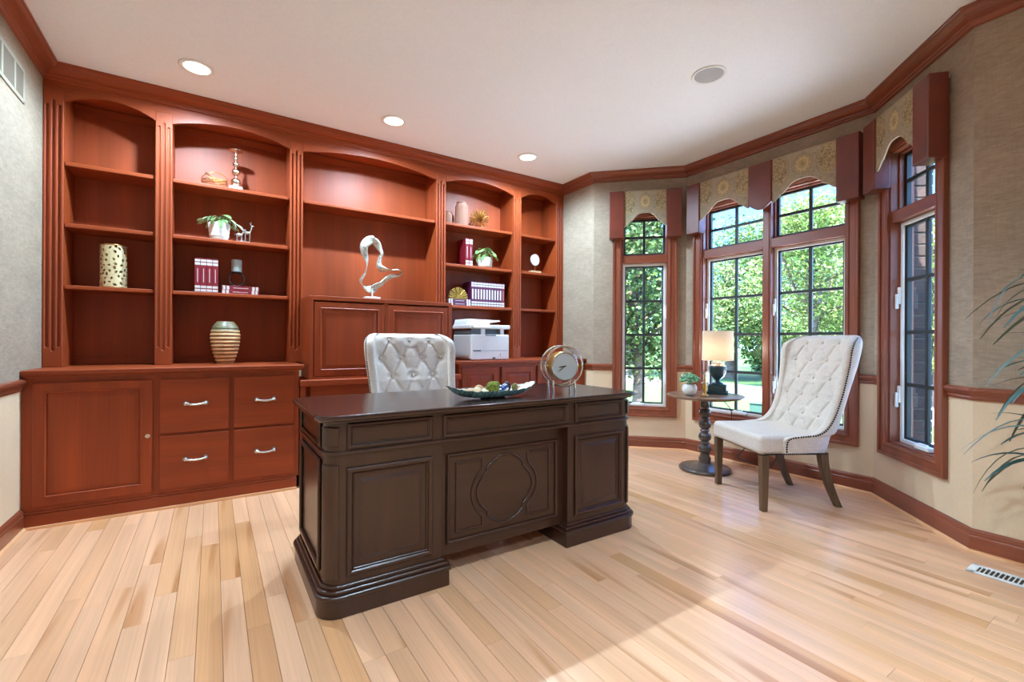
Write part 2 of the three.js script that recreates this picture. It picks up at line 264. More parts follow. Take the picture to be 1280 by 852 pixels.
// windows, built in the frame of their wall
function makeWindow(n, side, label, units) {
  const g = structure('window_' + n, label, 'window'); onWall(g, side);
  const [x0, x1] = OPEN[side], cw = 0.085;
  mesh('casing', merge([ring(x0 - cw + 0.014, OY0 - cw + 0.014, x1 + cw - 0.014, OY1 + cw - 0.014, cw - 0.014, 0.02, 0.002), ring(x0 - cw, OY0 - cw, x1 + cw, OY1 + cw, 0.022, 0.032, 0.004), ring(x0 - 0.026, OY0 - 0.026, x1 + 0.026, OY1 + 0.026, 0.02, 0.026, 0.006)]), M.casing, g, null, 'cherry picture-frame casing');
  mesh('jamb', ring(x0 - 0.003, OY0 - 0.003, x1 + 0.003, OY1 + 0.003, 0.014, 0.13, 0).translate(0, 0, -0.128), M.casing, g);
  const stops = [];
  mesh('transom_bar', merge([rbx(x0 + 0.011, x1 - 0.011, 1.834, 1.908, -0.12, -0.004, 0.003, 'x')]), M.casing, g);
  const cells = units === 1 ? [[x0 + 0.011, x1 - 0.011]] : [[x0 + 0.011, 0.738], [0.808, x1 - 0.011]];
  if (units === 2) mesh('mullion', merge([rbx(0.738, 0.808, OY0 + 0.011, OY1 - 0.011, -0.12, 0.0, 0.004), rbx(0.752, 0.794, OY0 + 0.011, OY1 - 0.011, 0.0, 0.006, 0.003)]), M.casing, g);
  const glaze = (parent, a, b, y0, y1, rows, z) => {
    for (let r = 0; r < rows; r++) for (let c = 0; c < 2; c++) {
      const px0 = a + (b - a) * c / 2, px1 = a + (b - a) * (c + 1) / 2, py0 = y0 + (y1 - y0) * r / rows, py1 = y0 + (y1 - y0) * (r + 1) / rows;
      mesh('pane', new THREE.PlaneGeometry(px1 - px0, py1 - py0), M.glass, parent, [(px0 + px1) / 2, (py0 + py1) / 2, z]);
    }
    const bars = [];
    mesh('muntin', rbx((a + b) / 2 - 0.0125, (a + b) / 2 + 0.0125, y0, y1, z - 0.011, z + 0.011, 0.004), M.sash, parent);
    for (let r = 1; r < rows; r++) { const y = y0 + (y1 - y0) * r / rows; mesh('muntin', rbx(a, b, y - 0.0115, y + 0.0115, z - 0.01, z + 0.01, 0.003, 'x'), M.sash, parent); }
  };
  for (const [a, b] of cells) {
    // fixed upper light
    mesh('stop_bead', ring(a, 1.908, b, OY1 - 0.011, 0.012, 0.03, 0.003).translate(0, 0, -0.07), M.casing, g);
    const u = mesh('upper_light', ring(a, 1.908, b, OY1 - 0.011, 0.03, 0.03, 0.003).translate(0, 0, -0.1), M.sash, g, null, 'small fixed light with dark glazing bars');
    glaze(u, a + 0.03, b - 0.03, 1.938, OY1 - 0.041, 2, -0.085);
    // casement below
    const s = mesh('casement_sash', ring(a + 0.013, OY0 + 0.022, b - 0.013, 1.822, 0.026, 0.03, 0.003).translate(0, 0, -0.1), M.sash, g, null, 'dark casement sash with glazing bars');
    glaze(s, a + 0.039, b - 0.039, OY0 + 0.048, 1.796, 4, -0.085);
    mesh('screen_frame', ring(a + 0.002, OY0 + 0.011, b - 0.002, 1.833, 0.024, 0.014, 0.002).translate(0, 0, -0.066), M.white, g, null, 'thin white screen frame');
    const lockX = units === 2 ? (a < 0.5 ? a + 0.006 : a + 0.006) : (side === 'bay_left' ? b - 0.006 : a + 0.006);
    for (const y of [0.72, 1.36]) mesh('sash_lock', merge([rbx(lockX - 0.012, lockX + 0.012, y - 0.055, y + 0.055, -0.054, -0.036, 0.004), rbx(lockX - 0.007, lockX + 0.007, y - 0.085, y + 0.01, -0.04, -0.022, 0.004)]), M.white, g, null, 'white sash lock lever');
    const cx = (a + b) / 2 + (side === 'bay_left' ? -0.06 : 0.06);
    mesh('window_crank', merge([rbx(cx - 0.065, cx + 0.065, OY0 + 0.013, OY0 + 0.04, -0.055, -0.012, 0.008, 'x'), rbx(cx - 0.05, cx + 0.03, OY0 + 0.038, OY0 + 0.05, -0.04, -0.022, 0.004, 'x')]), M.white, g, null, 'white crank handle');
  }
  return g;
}
makeWindow(1, 'bay_left', 'narrow cherry-cased window between bookcase and table lamp', 1);
makeWindow(2, 'bay_center', 'wide double cherry-cased window behind the armchair', 2);
makeWindow(3, 'bay_right', 'narrow cherry-cased window looking on a brick reveal', 1);
// brick outside: the pier between the wide window and the right one, seen through the glass as a reveal
{
  const w = structure('wall_outside', 'dark brick pier outside the right bay window', 'wall'); onWall(w, 'bay_right');
  mesh('mortar', bx(0.01, 0.176, -0.3, 2.9, -0.235, -0.125), M.mortar, w);
  const course = [0, 1, 2].map((k) => rbx(0.004, 0.181, 0, 0.066, -0.24 - k * 0.002, -0.13, 0.004, 'x', 1));
  for (let k = 0; k < 42; k++) mesh('brick', course[k % 3], M.brick[Math.floor(rnd() * 3)], w, [(k % 2) * 0.002, -0.28 + k * 0.076, 0]);
}

// ---------------------------------------------------------------- built-in bookcase
const WT = 0.877;                                                            // worktop height
const PILS = [[-0.881, -0.788], [-0.334, -0.241], [0.496, 0.589], [1.721, 1.815], [2.572, 2.667], [3.131, 3.225]];
{
  const g = thing('built_in_bookcase', 'floor-to-ceiling cherry bookcase of five arched bays with fluted pilasters', 'bookcase', [1.172, WT, -4.08]);
  part(g, 'back_panel', bx(-0.881, 3.225, WT, 2.655, -4.218, -4.205), M.cherry);
  part(g, 'top_panel', bx(-0.881, 3.225, 2.635, 2.655, -4.205, -3.957, 'x'), M.cherry);
  part(g, 'frieze', bx(-0.881, 3.225, 2.602, 2.737, -3.957, FACE, 'x'), M.cherry);
  PILS.forEach(([a, b], i) => {
    const s = rectS(a, WT + 0.001, b, 2.602), m = (a + b) / 2;
    for (const [dx, y0, y1] of [[-0.0275, 1.0, 2.505], [0, 0.976, 2.532], [0.0265, 1.0, 2.505]]) {
      const h = new THREE.Path(), r = 0.0068, x = m + dx;
      h.moveTo(x - r, y0 + r); h.lineTo(x - r, y1 - r); h.absarc(x, y1 - r, r, PI, 0, true); h.lineTo(x + r, y0 + r); h.absarc(x, y0 + r, r, 0, PI, true); s.holes.push(h);
    }
    const p = part(g, 'fluted_pilaster', ext(s, 0.014, 0.003).translate(0, 0, FACE - 0.014), M.cherry);
    part(p, 'flute_back', bx(a + 0.004, b - 0.004, WT + 0.001, 2.602, FACE - 0.022, FACE - 0.011), M.cherry);
    if (i > 0 && i < 5) { part(g, 'divider', bx(a, a + 0.018, WT + 0.001, 2.635, -4.205, FACE - 0.022), M.cherry); part(g, 'divider', bx(b - 0.018, b, WT + 0.001, 2.635, -4.205, FACE - 0.022), M.cherry); }
    else part(g, 'side_panel', i ? bx(a, a + 0.02, WT + 0.001, 2.635, -4.205, FACE - 0.022) : bx(b - 0.02, b, WT + 0.001, 2.635, -4.205, FACE - 0.022), M.cherry);
  });
  for (let i = 0; i < 5; i++) {
    const a = PILS[i][1], b = PILS[i + 1][0], w = (b - a) / 2, m = (a + b) / 2, rise = 0.066, R = (w * w + rise * rise) / (2 * rise);
    const s = new THREE.Shape(); s.moveTo(a, 2.603); s.lineTo(a, 2.536);
    for (let k = 1; k <= 24; k++) { const x = a + (b - a) * k / 24; s.lineTo(x, 2.536 + Math.sqrt(R * R - (x - m) ** 2) - (R - rise)); }
    s.lineTo(b, 2.603);
    part(g, 'arched_rail', ext(s, 0.022, 0, 'x').translate(0, 0, FACE - 0.022), M.cherry);
    part(g, 'cleat', bx(a, b, 2.575, 2.63, -4.205, -4.187, 'x'), M.cherry);
    const shelves = i === 2 ? [2.162] : [2.165, 1.78, 1.391];
    for (const y of shelves) {
      const sh = part(g, 'shelf', bx(a + 0.002, b - 0.002, y - 0.022, y, -4.203, -3.965, 'x'), M.cherry);
      part(sh, 'nosing', rbx(a + 0.002, b - 0.012, y - 0.026, y + 0.0005, -3.965, -3.945, 0.006, 'x'), M.cherry);
    }
    part(g, 'bottom_rail', bx(a, b, WT + 0.001, WT + 0.045, -4.205, -4.19, 'x'), M.cherry);
  }
}
// raised-panel door in the plane of the cabinet fronts
function panelDoor(g, name, x0, x1, y0, y1, zf, mat, stile = 0.055) {
  const d = part(g, name, ring(x0, y0, x1, y1, stile, 0.018, 0.0035).translate(0, 0, zf - 0.018), mat);
  part(d, 'bead', ring(x0 + stile - 0.009, y0 + stile - 0.009, x1 - stile + 0.009, y1 - stile + 0.009, 0.013, 0.012, 0.0045).translate(0, 0, zf - 0.0085), mat);
  part(d, 'raised_panel', raised(x0 + stile - 0.001, y0 + stile - 0.001, x1 - stile + 0.001, y1 - stile + 0.001, 0.034, 0.0065).translate(0, 0, zf - 0.0095), mat);
  return d;
}
function pull(parent, x, y, z, w = 0.105) {                                   // bowed nickel pull with round rosettes
  const h = w / 2;
  part(parent, 'pull_handle', merge([tube([[x - h, y, z + 0.004], [x - h, y, z + 0.018], [x - h * 0.8, y - 0.001, z + 0.026], [x - h * 0.35, y - 0.005, z + 0.03], [x + h * 0.35, y - 0.005, z + 0.03], [x + h * 0.8, y - 0.001, z + 0.026], [x + h, y, z + 0.018], [x + h, y, z + 0.004]], 0.0074, 40, 8),
    cyl(0.0145, 0.0175, 0.007, 0, 0, 0, 16).rotateX(PI / 2).translate(x - h, y, z + 0.0035), cyl(0.0145, 0.0175, 0.007, 0, 0, 0, 16).rotateX(PI / 2).translate(x + h, y, z + 0.0035), sph(0.0128, x - h, y, z + 0.016, 12, 8), sph(0.0128, x + h, y, z + 0.016, 12, 8)]), M.nickel, 'bowed nickel pull');
}
const CAB = -3.583, FR = -3.565;                                             // face frame and door fronts of the base cabinets
{
  const g = thing('base_cabinet', 'cherry base cabinet with one raised-panel door and four file drawers', 'cabinet', [-0.18, 0, -3.9]);
  part(g, 'carcass', bx(-0.881, 0.515, 0.09, 0.835, -4.2, CAB), M.cherry);
  part(g, 'plinth', merge([rbx(-0.881, 0.5, 0.001, 0.078, -4.2, -3.5685, 0.003, 'x')]), M.cherry);
  part(g, 'plinth_cap', rbx(-0.881, 0.5, 0.078, 0.092, -4.2, -3.574, 0.005, 'x'), M.cherry);
  const d = panelDoor(g, 'door', -0.838, -0.312, 0.118, 0.806, FR, M.cherry);
  part(d, 'lock', merge([cyl(0.0125, 0.0125, 0.005, 0, 0, 0, 20).rotateX(PI / 2).translate(-0.333, 0.462, FR + 0.0025), cyl(0.006, 0.008, 0.004, 0, 0, 0, 16).rotateX(PI / 2).translate(-0.333, 0.462, FR + 0.006)]), M.nickel, 'round nickel lock');
  for (const [x0, x1] of [[-0.276, 0.089], [0.117, 0.482]]) for (const [y0, y1] of [[0.468, 0.803], [0.118, 0.452]]) {
    const dr = part(g, 'drawer', rbx(x0, x1, y0, y1, CAB, FR, 0.004, 'x'), M.cherry);
    pull(dr, (x0 + x1) / 2 + 0.002, y0 + (y0 > 0.3 ? 0.178 : 0.178), FR);
  }
  single('worktop', 'cherry worktop with moulded edge over the file drawers', 'worktop', merge([rbx(-0.881, 0.545, 0.849, WT, -4.2, -3.552, 0.006, 'x'), rbx(-0.881, 0.532, 0.836, 0.8492, -4.2, -3.572, 0.004, 'x')]), M.cherry);
  single('shoe_strip', 'pale maple shoe strip along the base cabinet plinth', 'moulding', bx(-0.862, 0.5, 0.0005, 0.014, -3.568, -3.553, 'x'), M.shoe).userData.kind = 'structure';
}
{
  const g = thing('hutch_cabinet', 'cherry two-door cabinet standing proud of the middle bay', 'cabinet', [1.15, 0.765, -3.75]);
  const x0 = 0.58, x1 = 1.721, y0 = 0.767, y1 = 1.378, z = -3.6;
  part(g, 'carcass', merge([bx(x0, x0 + 0.032, y0, y1 - 0.032, -3.93, z), bx(x1 - 0.032, x1, y0, y1 - 0.032, -3.93, z), rbx(x0, x1, y1 - 0.032, y1, -3.93, z, 0.003, 'x'), bx(x0 + 0.032, x1 - 0.032, y0, y0 + 0.014, -3.92, z, 'x'), bx(x0 + 0.032, x1 - 0.032, y0, y1 - 0.032, -3.93, -3.92)]), M.cherry);
  part(g, 'centre_stile', bx(1.138, 1.162, y0 + 0.014, y1 - 0.032, -3.63, z - 0.004), M.cherry);
  panelDoor(g, 'door', x0 + 0.036, 1.137, y0 + 0.018, y1 - 0.042, z - 0.002, M.cherry, 0.05);
  panelDoor(g, 'door', 1.163, x1 - 0.036, y0 + 0.018, y1 - 0.042, z - 0.002, M.cherry, 0.05);
  const k = thing('writing_ledge', 'low cherry ledge under the two-door cabinet', 'ledge', [1.15, 0, -3.8]);
  part(k, 'ledge_top', rbx(0.517, 1.79, 0.722, 0.7655, -4.0, -3.55, 0.008, 'x'), M.cherry);
  part(k, 'apron', bx(0.6, 1.7, 0.60, 0.7215, -3.66, -3.64, 'x'), M.cherry);
  part(k, 'end_panel', bx(0.523, 0.56, 0.001, 0.7215, -4.0, -3.575), M.cherry);
  part(k, 'end_panel', bx(1.745, 1.782, 0.001, 0.7215, -4.0, -3.575), M.cherry);
  part(k, 'back_board', bx(0.56, 1.745, 0.001, 0.7215, -4.0, -3.985, 'x'), M.cherry);
}
{
  const g = thing('base_cabinet', 'cherry base cabinet with raised-panel doors under the printer', 'cabinet', [2.5, 0, -3.9]);
  part(g, 'carcass', bx(1.79, 3.224, 0.09, 0.835, -4.2, CAB), M.cherry);
  part(g, 'plinth', rbx(1.79, 3.224, 0.001, 0.092, -4.2, -3.5685, 0.003, 'x'), M.cherry);
  panelDoor(g, 'door', 1.806, 2.181, 0.118, 0.818, FR, M.cherry, 0.06);
  panelDoor(g, 'door', 2.207, 2.588, 0.118, 0.818, FR, M.cherry, 0.06);
  panelDoor(g, 'door', 2.613, 2.99, 0.118, 0.818, FR, M.cherry, 0.06);
  single('worktop', 'cherry worktop under the white printer', 'worktop', merge([rbx(1.765, 3.224, 0.849, WT, -4.2, -3.552, 0.006, 'x'), rbx(1.78, 3.224, 0.836, 0.8492, -4.2, -3.572, 0.004, 'x')]), M.cherry);
}

// ---------------------------------------------------------------- desk
{
  const g = thing('pedestal_desk', 'dark walnut pedestal desk with panelled front and rounded corners', 'desk', [1.183, 0, -2.145]);
  const hw = 0.825, hd = 0.315, r = 0.066, wm = M.walnut;
  const foot = (x0, x1, o, left, right) => {                                 // plan of a block, outer corners rounded
    const s = new THREE.Shape(), z0 = -hd - o, z1 = hd + o, rl = left ? r + o * 0.6 : 0.002, rq = right ? r + o * 0.6 : 0.002, a = x0 - o, b = x1 + o;
    s.moveTo(a + rl, z0); s.lineTo(b - rq, z0); s.absarc(b - rq, z0 + rq, rq, -PI / 2, 0, false); s.lineTo(b, z1 - rq); s.absarc(b - rq, z1 - rq, rq, 0, PI / 2, false);
    s.lineTo(a + rl, z1); s.absarc(a + rl, z1 - rl, rl, PI / 2, PI, false); s.lineTo(a, z0 + rl); s.absarc(a + rl, z0 + rl, rl, PI, 1.5 * PI, false); return s;
  };
  const slab = (s, y0, y1, b = 0, grain = 'y', bs = 2) => uvm(up(ext(s, y1 - y0, b, 'y', 8, bs)).translate(0, y0, 0), grain);
  mesh('desk_top', merge([slab(foot(-hw, hw, 0.038, 1, 1), 0.747, 0.768, 0.008, 'x', 3), slab(foot(-hw, hw, 0.022, 1, 1), 0.738, 0.748, 0.003, 'x')]), phys({ map: M.walnut.map, color: '#d9c2bd', roughness: 0.24, clearcoat: 0.6, clearcoatRoughness: 0.18 }), g);
  mesh('frieze', slab(foot(-hw, hw, 0, 1, 1), 0.624, 0.739, 0, 'x'), wm, g);
  mesh('frieze_moulding', slab(foot(-hw, hw, 0.01, 1, 1), 0.612, 0.626, 0.005, 'x', 3), wm, g);
  const front = (parent, geo, z = hd) => mesh('panel_moulding', geo.translate(0, 0, z), wm, parent);
  for (const s of [-1, 1]) {
    const x0 = s < 0 ? -hw : 0.352, x1 = s < 0 ? -0.352 : hw, P = (o) => foot(x0, x1, o, s < 0, s > 0);
    const ped = mesh('pedestal', slab(P(0), 0.1, 0.613), wm, g);
    mesh('plinth', slab(P(0.026), 0.001, 0.07, 0.003), wm, ped);
    mesh('plinth_moulding', merge([slab(P(0.033), 0.068, 0.087, 0.008, 'x', 3), slab(P(0.02), 0.086, 0.102, 0.006, 'x', 3), slab(P(0.009), 0.1, 0.116, 0.006, 'x', 3)]), wm, ped);
    const a = s < 0 ? -0.749 : 0.397, b = s < 0 ? -0.397 : 0.749;
    front(ped, ring(a, 0.145, b, 0.56, 0.02, 0.014, 0.005));
    front(ped, ring(a + 0.02, 0.165, b - 0.02, 0.54, 0.008, 0.008, 0.003));
    mesh('raised_panel', raised(a + 0.046, 0.194, b - 0.046, 0.514, 0.016, 0.006).translate(0, 0, hd + 0.0005), wm, ped);
    front(g, ring(a, 0.631, b, 0.733, 0.016, 0.012, 0.005));
    front(g, ring(a + 0.016, 0.647, b - 0.016, 0.717, 0.006, 0.006, 0.002));
    // side of the pedestal
    const zr = hd - 0.085, side = (geo) => geo.rotateY(s * PI / 2).translate(s * hw, 0, 0);
    mesh('side_moulding', side(ring(-zr, 0.15, zr, 0.585, 0.022, 0.014, 0.005)), wm, ped);
    mesh('side_moulding', side(ring(-zr, 0.632, zr, 0.732, 0.014, 0.011, 0.004)), wm, g);
    // rounded corner posts with a raised fillet
    for (const f of [-1, 1]) for (const [y0, y1] of [[0.645, 0.72], [0.14, 0.575]]) {
      const cx = s * (hw - r), cz = f * (hd - r), pts = [], q = new THREE.Shape(), a0 = 0.3, a1 = PI / 2 - 0.3, ro = r + 0.01;
      for (let k = 0; k <= 8; k++) { const t = a0 + (a1 - a0) * k / 8; pts.push([s * Math.cos(t), -f * Math.sin(t)]); }
      pts.forEach(([c, d], k) => (k ? q.lineTo(c * ro, d * ro) : q.moveTo(c * ro, d * ro))); pts.reverse().forEach(([c, d]) => q.lineTo(c * (r - 0.002), d * (r - 0.002)));
      const geo = up(ext(q, y1 - y0, 0.003)); mesh('corner_fillet', uvm(geo.translate(cx, y0, cz), 'y'), wm, ped);
    }
  }
  front(g, ring(-0.348, 0.631, 0.348, 0.733, 0.016, 0.012, 0.005));
  front(g, ring(-0.332, 0.647, 0.332, 0.717, 0.006, 0.006, 0.002));
  const md = mesh('modesty_panel', bx(-0.352, 0.352, 0.1, 0.613, 0.245, 0.272, 'x'), wm, g);
  front(md, ring(-0.313, 0.147, 0.313, 0.548, 0.014, 0.012, 0.004), 0.272);
  const z = 0.274, cy = 0.348, loop = (pts) => tube(pts.map(([x, y]) => [x, cy + y, z]), 0.0055, 160, 8, true), oval = [], arc = (o, x0, y0, x1, y1, bx_, by_, n = 10) => { for (let k = 0; k <= n; k++) { const t = k / n; o.push([x0 * (1 - t) ** 2 + 2 * bx_ * t * (1 - t) + x1 * t * t, y0 * (1 - t) ** 2 + 2 * by_ * t * (1 - t) + y1 * t * t]); } };
  arc(oval, -0.097, 0.115, 0.097, 0.115, 0, 0.21); oval.push([0.1, 0.113], [0.1, 0.092], [0.106, 0.088]); arc(oval, 0.108, 0.086, 0.108, -0.086, 0.205, 0); oval.push([0.1, -0.092], [0.1, -0.113]);
  arc(oval, 0.097, -0.115, -0.097, -0.115, 0, -0.21); oval.push([-0.1, -0.113], [-0.1, -0.092], [-0.106, -0.088]); arc(oval, -0.108, -0.086, -0.108, 0.086, -0.205, 0); oval.push([-0.1, 0.092], [-0.1, 0.113]);
  mesh('oval_moulding', loop(oval), wm, md);
  for (const s of [-1, 1]) {
    const o = [];
    const lin = (x0, y0, x1, y1, n = 8) => { for (let k = 0; k < n; k++) o.push([s * (x0 + (x1 - x0) * k / n), y0 + (y1 - y0) * k / n]); };
    lin(0.262, -0.155, 0.262, 0.155, 14); lin(0.262, 0.155, 0.128, 0.155); lin(0.128, 0.155, 0.128, 0.108, 4); const q = []; arc(q, 0.132, 0.104, 0.132, -0.104, 0.236, 0, 16); q.forEach(([x, y]) => o.push([s * x, y])); lin(0.128, -0.108, 0.128, -0.155, 4); lin(0.128, -0.155, 0.262, -0.155);
    mesh('scroll_moulding', loop(o), wm, md);
  }
}

// ---------------------------------------------------------------- tufted wing chairs
const lerpT = (table, y) => { if (y <= table[0][0]) return table[0][1]; for (let i = 1; i < table.length; i++) if (y <= table[i][0]) { const [a, b] = [table[i - 1], table[i]], t = (y - a[0]) / (b[0] - a[0]); return a[1] + (b[1] - a[1]) * t; } return table[table.length - 1][1]; };
function smoothT(table) { const c = new THREE.CatmullRomCurve3(table.map(([a, b]) => V3(a, b, 0)), false, 'centripetal').getPoints(200).map((p) => [p.x, p.y]); return (y) => lerpT(c, y); }
const zEdge = smoothT([[0.352, 0.142], [0.43, 0.14], [0.449, 0.13], [0.46, 0.105], [0.466, 0.06], [0.471, 0.0], [0.477, -0.055], [0.5, -0.105], [0.54, -0.143], [0.6, -0.175], [0.73, -0.215], [0.9, -0.246], [1.0, -0.258], [1.045, -0.275], [1.075, -0.31], [1.1, -0.36]]);
const zRear = smoothT([[0.352, -0.215], [0.4, -0.235], [0.53, -0.268], [0.73, -0.318], [0.9, -0.37], [1.06, -0.41], [1.11, -0.42]]);
const wide = smoothT([[0.352, 0.296], [0.47, 0.3], [0.6, 0.3], [0.8, 0.312], [1.0, 0.326], [1.045, 0.32], [1.075, 0.3], [1.095, 0.268], [1.105, 0.22]]);
const BUTTONS = [];
for (let r = 0; r < 6; r++) for (const x of r % 2 ? [-0.222, -0.074, 0.074, 0.222] : [-0.148, 0, 0.148]) BUTTONS.push([x, 1.052 - r * 0.12]);
const CREASES = [];
for (const [x, y] of BUTTONS) for (const [p, q] of BUTTONS) if (y - q > 0.1 && y - q < 0.14 && Math.abs(x - p) < 0.1) CREASES.push([x, y, p, q]);
function tuft(x, y) {
  let d = 0;
  for (const [p, q] of BUTTONS) { const k = ((x - p) ** 2 + (y - q) ** 2); d = Math.max(d, 0.021 * Math.exp(-k / 0.0010)); }
  for (const [a, b, p, q] of CREASES) { const vx = p - a, vy = q - b, t = Math.max(0, Math.min(1, ((x - a) * vx + (y - b) * vy) / (vx * vx + vy * vy))), e = Math.hypot(x - a - vx * t, y - b - vy * t); d = Math.max(d, 0.0075 * Math.exp(-(e * e) / 0.00005) + 0.008 * Math.exp(-e / 0.025)); }
  return d;
}
function chairShell() {
  const ys = [];
  for (let y = 0.352; y < 0.43; y += 0.013) ys.push(y);
  for (let y = 0.43; y < 0.5; y += 0.0022) ys.push(y);
  for (let y = 0.5; y < 1.106; y += 0.0062) ys.push(y);
  const TOP = 1.106, NO = 72, NI = 150, NE = 10, rows = [], sup = (t, W, n) => { const s = Math.sin(t), c = Math.cos(t); return [W * Math.sign(s) * Math.abs(s) ** (2 / n), 1 - Math.abs(c) ** (2 / n)]; };
  for (const y of ys) {
    const W = wide(y), zf = zEdge(y), zr = zRear(y), topT = Math.max(0, (y - 1.04) / (TOP - 1.04)), shrink = 1 - Math.sqrt(Math.max(0, 1 - topT * topT * 0.985)), th = 0.052, thB = 0.085 + 0.02 * Math.max(0, 1 - Math.abs(y - 0.6) / 0.2), ring_ = [];
    const mid = thB / 2 * shrink;
    // outer side, left to right
    for (let k = 0; k <= NO; k++) { const t = -PI / 2 + PI * k / NO, [x, b] = sup(t, W, 4.2); ring_.push([x, y, zr + mid + (zf - 0.012 - zr - mid) * b]); }
    const Wi = W - th * (1 - shrink * 0.5), zi = zr + thB - mid;
    // rolled front edge of the right wing
    for (let k = 1; k < NE; k++) { const a = PI * k / NE; ring_.push([(W + Wi) / 2 + (W - Wi) / 2 * Math.cos(a), y, zf - 0.012 + 0.016 * Math.sin(a)]); }
    for (let k = 0; k <= NI; k++) {
      const t = PI / 2 - PI * k / NI, [x, b] = sup(t, Wi, 3.6); let z = Math.min(zi, zf - 0.02) + (zf - 0.012 - Math.min(zi, zf - 0.02)) * b;
      const back = Math.max(0, 1 - b * 2.2); if (y > 0.4) z -= tuft(x, y) * Math.min(1, back * 1.6);
      ring_.push([x, y, z]);
    }
    for (let k = 1; k < NE; k++) { const a = PI * k / NE; ring_.push([-(W + Wi) / 2 + (W - Wi) / 2 * Math.cos(a), y, zf - 0.012 + 0.016 * Math.sin(a)]); }
    rows.push(ring_);
  }
  const n = rows[0].length, pos = [], uv = [], idx = [];
  rows.forEach((r) => r.forEach((p, k) => { pos.push(...p); uv.push(p[0] + (k > n / 2 ? 0.13 : 0.7) + p[2] * 0.6, p[1]); }));
  for (let i = 0; i < rows.length - 1; i++) for (let k = 0; k < n; k++) { const a = i * n + k, b = i * n + (k + 1) % n; idx.push(a, a + n, b, b, a + n, b + n); }
  const last = (rows.length - 1) * n;                                          // close the top between outer and inner line
  for (let k = 0; k < NO; k++) { const j = NO + NE + Math.round((NO - k) / NO * 0 + (k / NO) * 0); }
  const outer = (k) => last + k, inner = (k) => last + NO + NE + NI - Math.round(k / NO * NI);
  for (let k = 0; k < NO; k++) { const a = outer(k), b = outer(k + 1); let c = inner(k), d = inner(k + 1); idx.push(a, c, b, b, c, d); for (let q = c; q > d + 1; q--) idx.push(b, q, q - 1); }
  const g = new THREE.BufferGeometry(); g.setAttribute('position', new THREE.Float32BufferAttribute(pos, 3)); g.setAttribute('uv', new THREE.Float32BufferAttribute(uv, 2)); g.setIndex(idx); g.computeVertexNormals(); return g;
}
function backZ(x, y) { const W = wide(y) - 0.052, zr = zRear(y), thB = 0.085 + 0.02 * Math.max(0, 1 - Math.abs(y - 0.6) / 0.2), n = 3.6, s = Math.min(0.999, Math.abs(x / W)), sn = s ** (n / 2), b = 1 - Math.sqrt(1 - sn * sn) ** (2 / n), zi = Math.min(zr + thB, zEdge(y) - 0.02); return zi + (zEdge(y) - 0.012 - zi) * b; }
function makeChair(label) {
  const g = thing('wing_chair', label, 'armchair', [0, 0, 0], 0);
  mesh('backrest', chairShell(), M.linen, g, null, 'button-tufted wing back in pale linen');
  // seat cushion: crowned top, rounded front
  const sg = new RoundedBoxGeometry(1, 1, 1, 8, 0.1), p = sg.attributes.position;
  const seat = new RoundedBoxGeometry(0.588, 0.116, 0.47, 5, 0.028), sp = seat.attributes.position;
  for (let i = 0; i < sp.count; i++) { let x = sp.getX(i), y = sp.getY(i), z = sp.getZ(i); if (y > 0) y += 0.014 * (1 - (x / 0.31) ** 2) * (1 - (z / 0.26) ** 4); if (z > 0.2) z += 0.012 * (1 - (x / 0.3) ** 2); if (z < 0.1) x *= 0.9 + 0.1 * Math.max(0, (z + 0.02) / 0.12); sp.setXYZ(i, x, y, z); }
  seat.translate(0, 0.41, 0.055); seat.computeVertexNormals();
  mesh('seat', uvm(mergeVertices(seat).toNonIndexed(), 'z'), M.linen, g);
  mesh('seat_rail', bx(-0.25, 0.25, 0.344, 0.356, -0.12, 0.262), M.black, g);
  for (const s of [-1, 1]) {
    const fl = new THREE.BoxGeometry(0.046, 0.346, 0.046, 1, 6, 1), q = fl.attributes.position;
    for (let i = 0; i < q.count; i++) { const t = (q.getY(i) + 0.173) / 0.346, k = 0.74 + 0.26 * t; q.setXYZ(i, q.getX(i) * k, q.getY(i), q.getZ(i) * k); }
    fl.computeVertexNormals(); mesh('leg', uvm(fl.translate(s * 0.272, 0.174, 0.255), 'y'), M.chairLeg, g);
    const rl = new THREE.BoxGeometry(0.046, 0.35, 0.05, 1, 14, 1), w = rl.attributes.position;
    for (let i = 0; i < w.count; i++) { const t = (w.getY(i) + 0.175) / 0.35, k = 0.72 + 0.28 * t; w.setXYZ(i, w.getX(i) * k + s * 0.004 * (1 - t), w.getY(i), w.getZ(i) * k - 0.105 * (1 - t) ** 1.7); }
    rl.computeVertexNormals(); mesh('leg', uvm(rl.translate(s * 0.226, 0.176, -0.165), 'y'), M.chairLeg, g);
  }
  for (const [x, y] of BUTTONS) if (y > 0.5) mesh('button', new THREE.SphereGeometry(0.0115, 12, 8).scale(1, 1, 0.55), M.linen, g, [x, y, backZ(x, y) - 0.014]);
  // nail heads along the outer edge of wings and arms and along the seat rail
  const nails = [], one = (x, y, z) => nails.push(new THREE.SphereGeometry(0.0062, 6, 4).translate(x, y, z));
  for (const s of [-1, 1]) {
    let acc = 0, lp = null;
    for (let y = 0.362; y < 1.085; y += 0.0006) { const z = zEdge(y) - 0.02, x = wide(y); if (lp) acc += Math.hypot(y - lp[0], z - lp[1]); lp = [y, z]; if (acc > 0.0145) { one(s * (x + 0.0005 - (y < 0.5 ? 0 : 0)), y - 0.004, z); acc = 0; } }
    for (let z = -0.14; z < 0.27; z += 0.0125) one(s * 0.2955, 0.3575, z);
  }
  const nm = mesh('nail_heads', merge(nails), std({ color: '#3a332b', metalness: 0.8, roughness: 0.4 }), g, null, 'dark nail-head trim'); nm.userData.kind = 'stuff';
  return g;
}
const armchair = makeChair('pale linen tufted wing chair in the bay beside the round table');
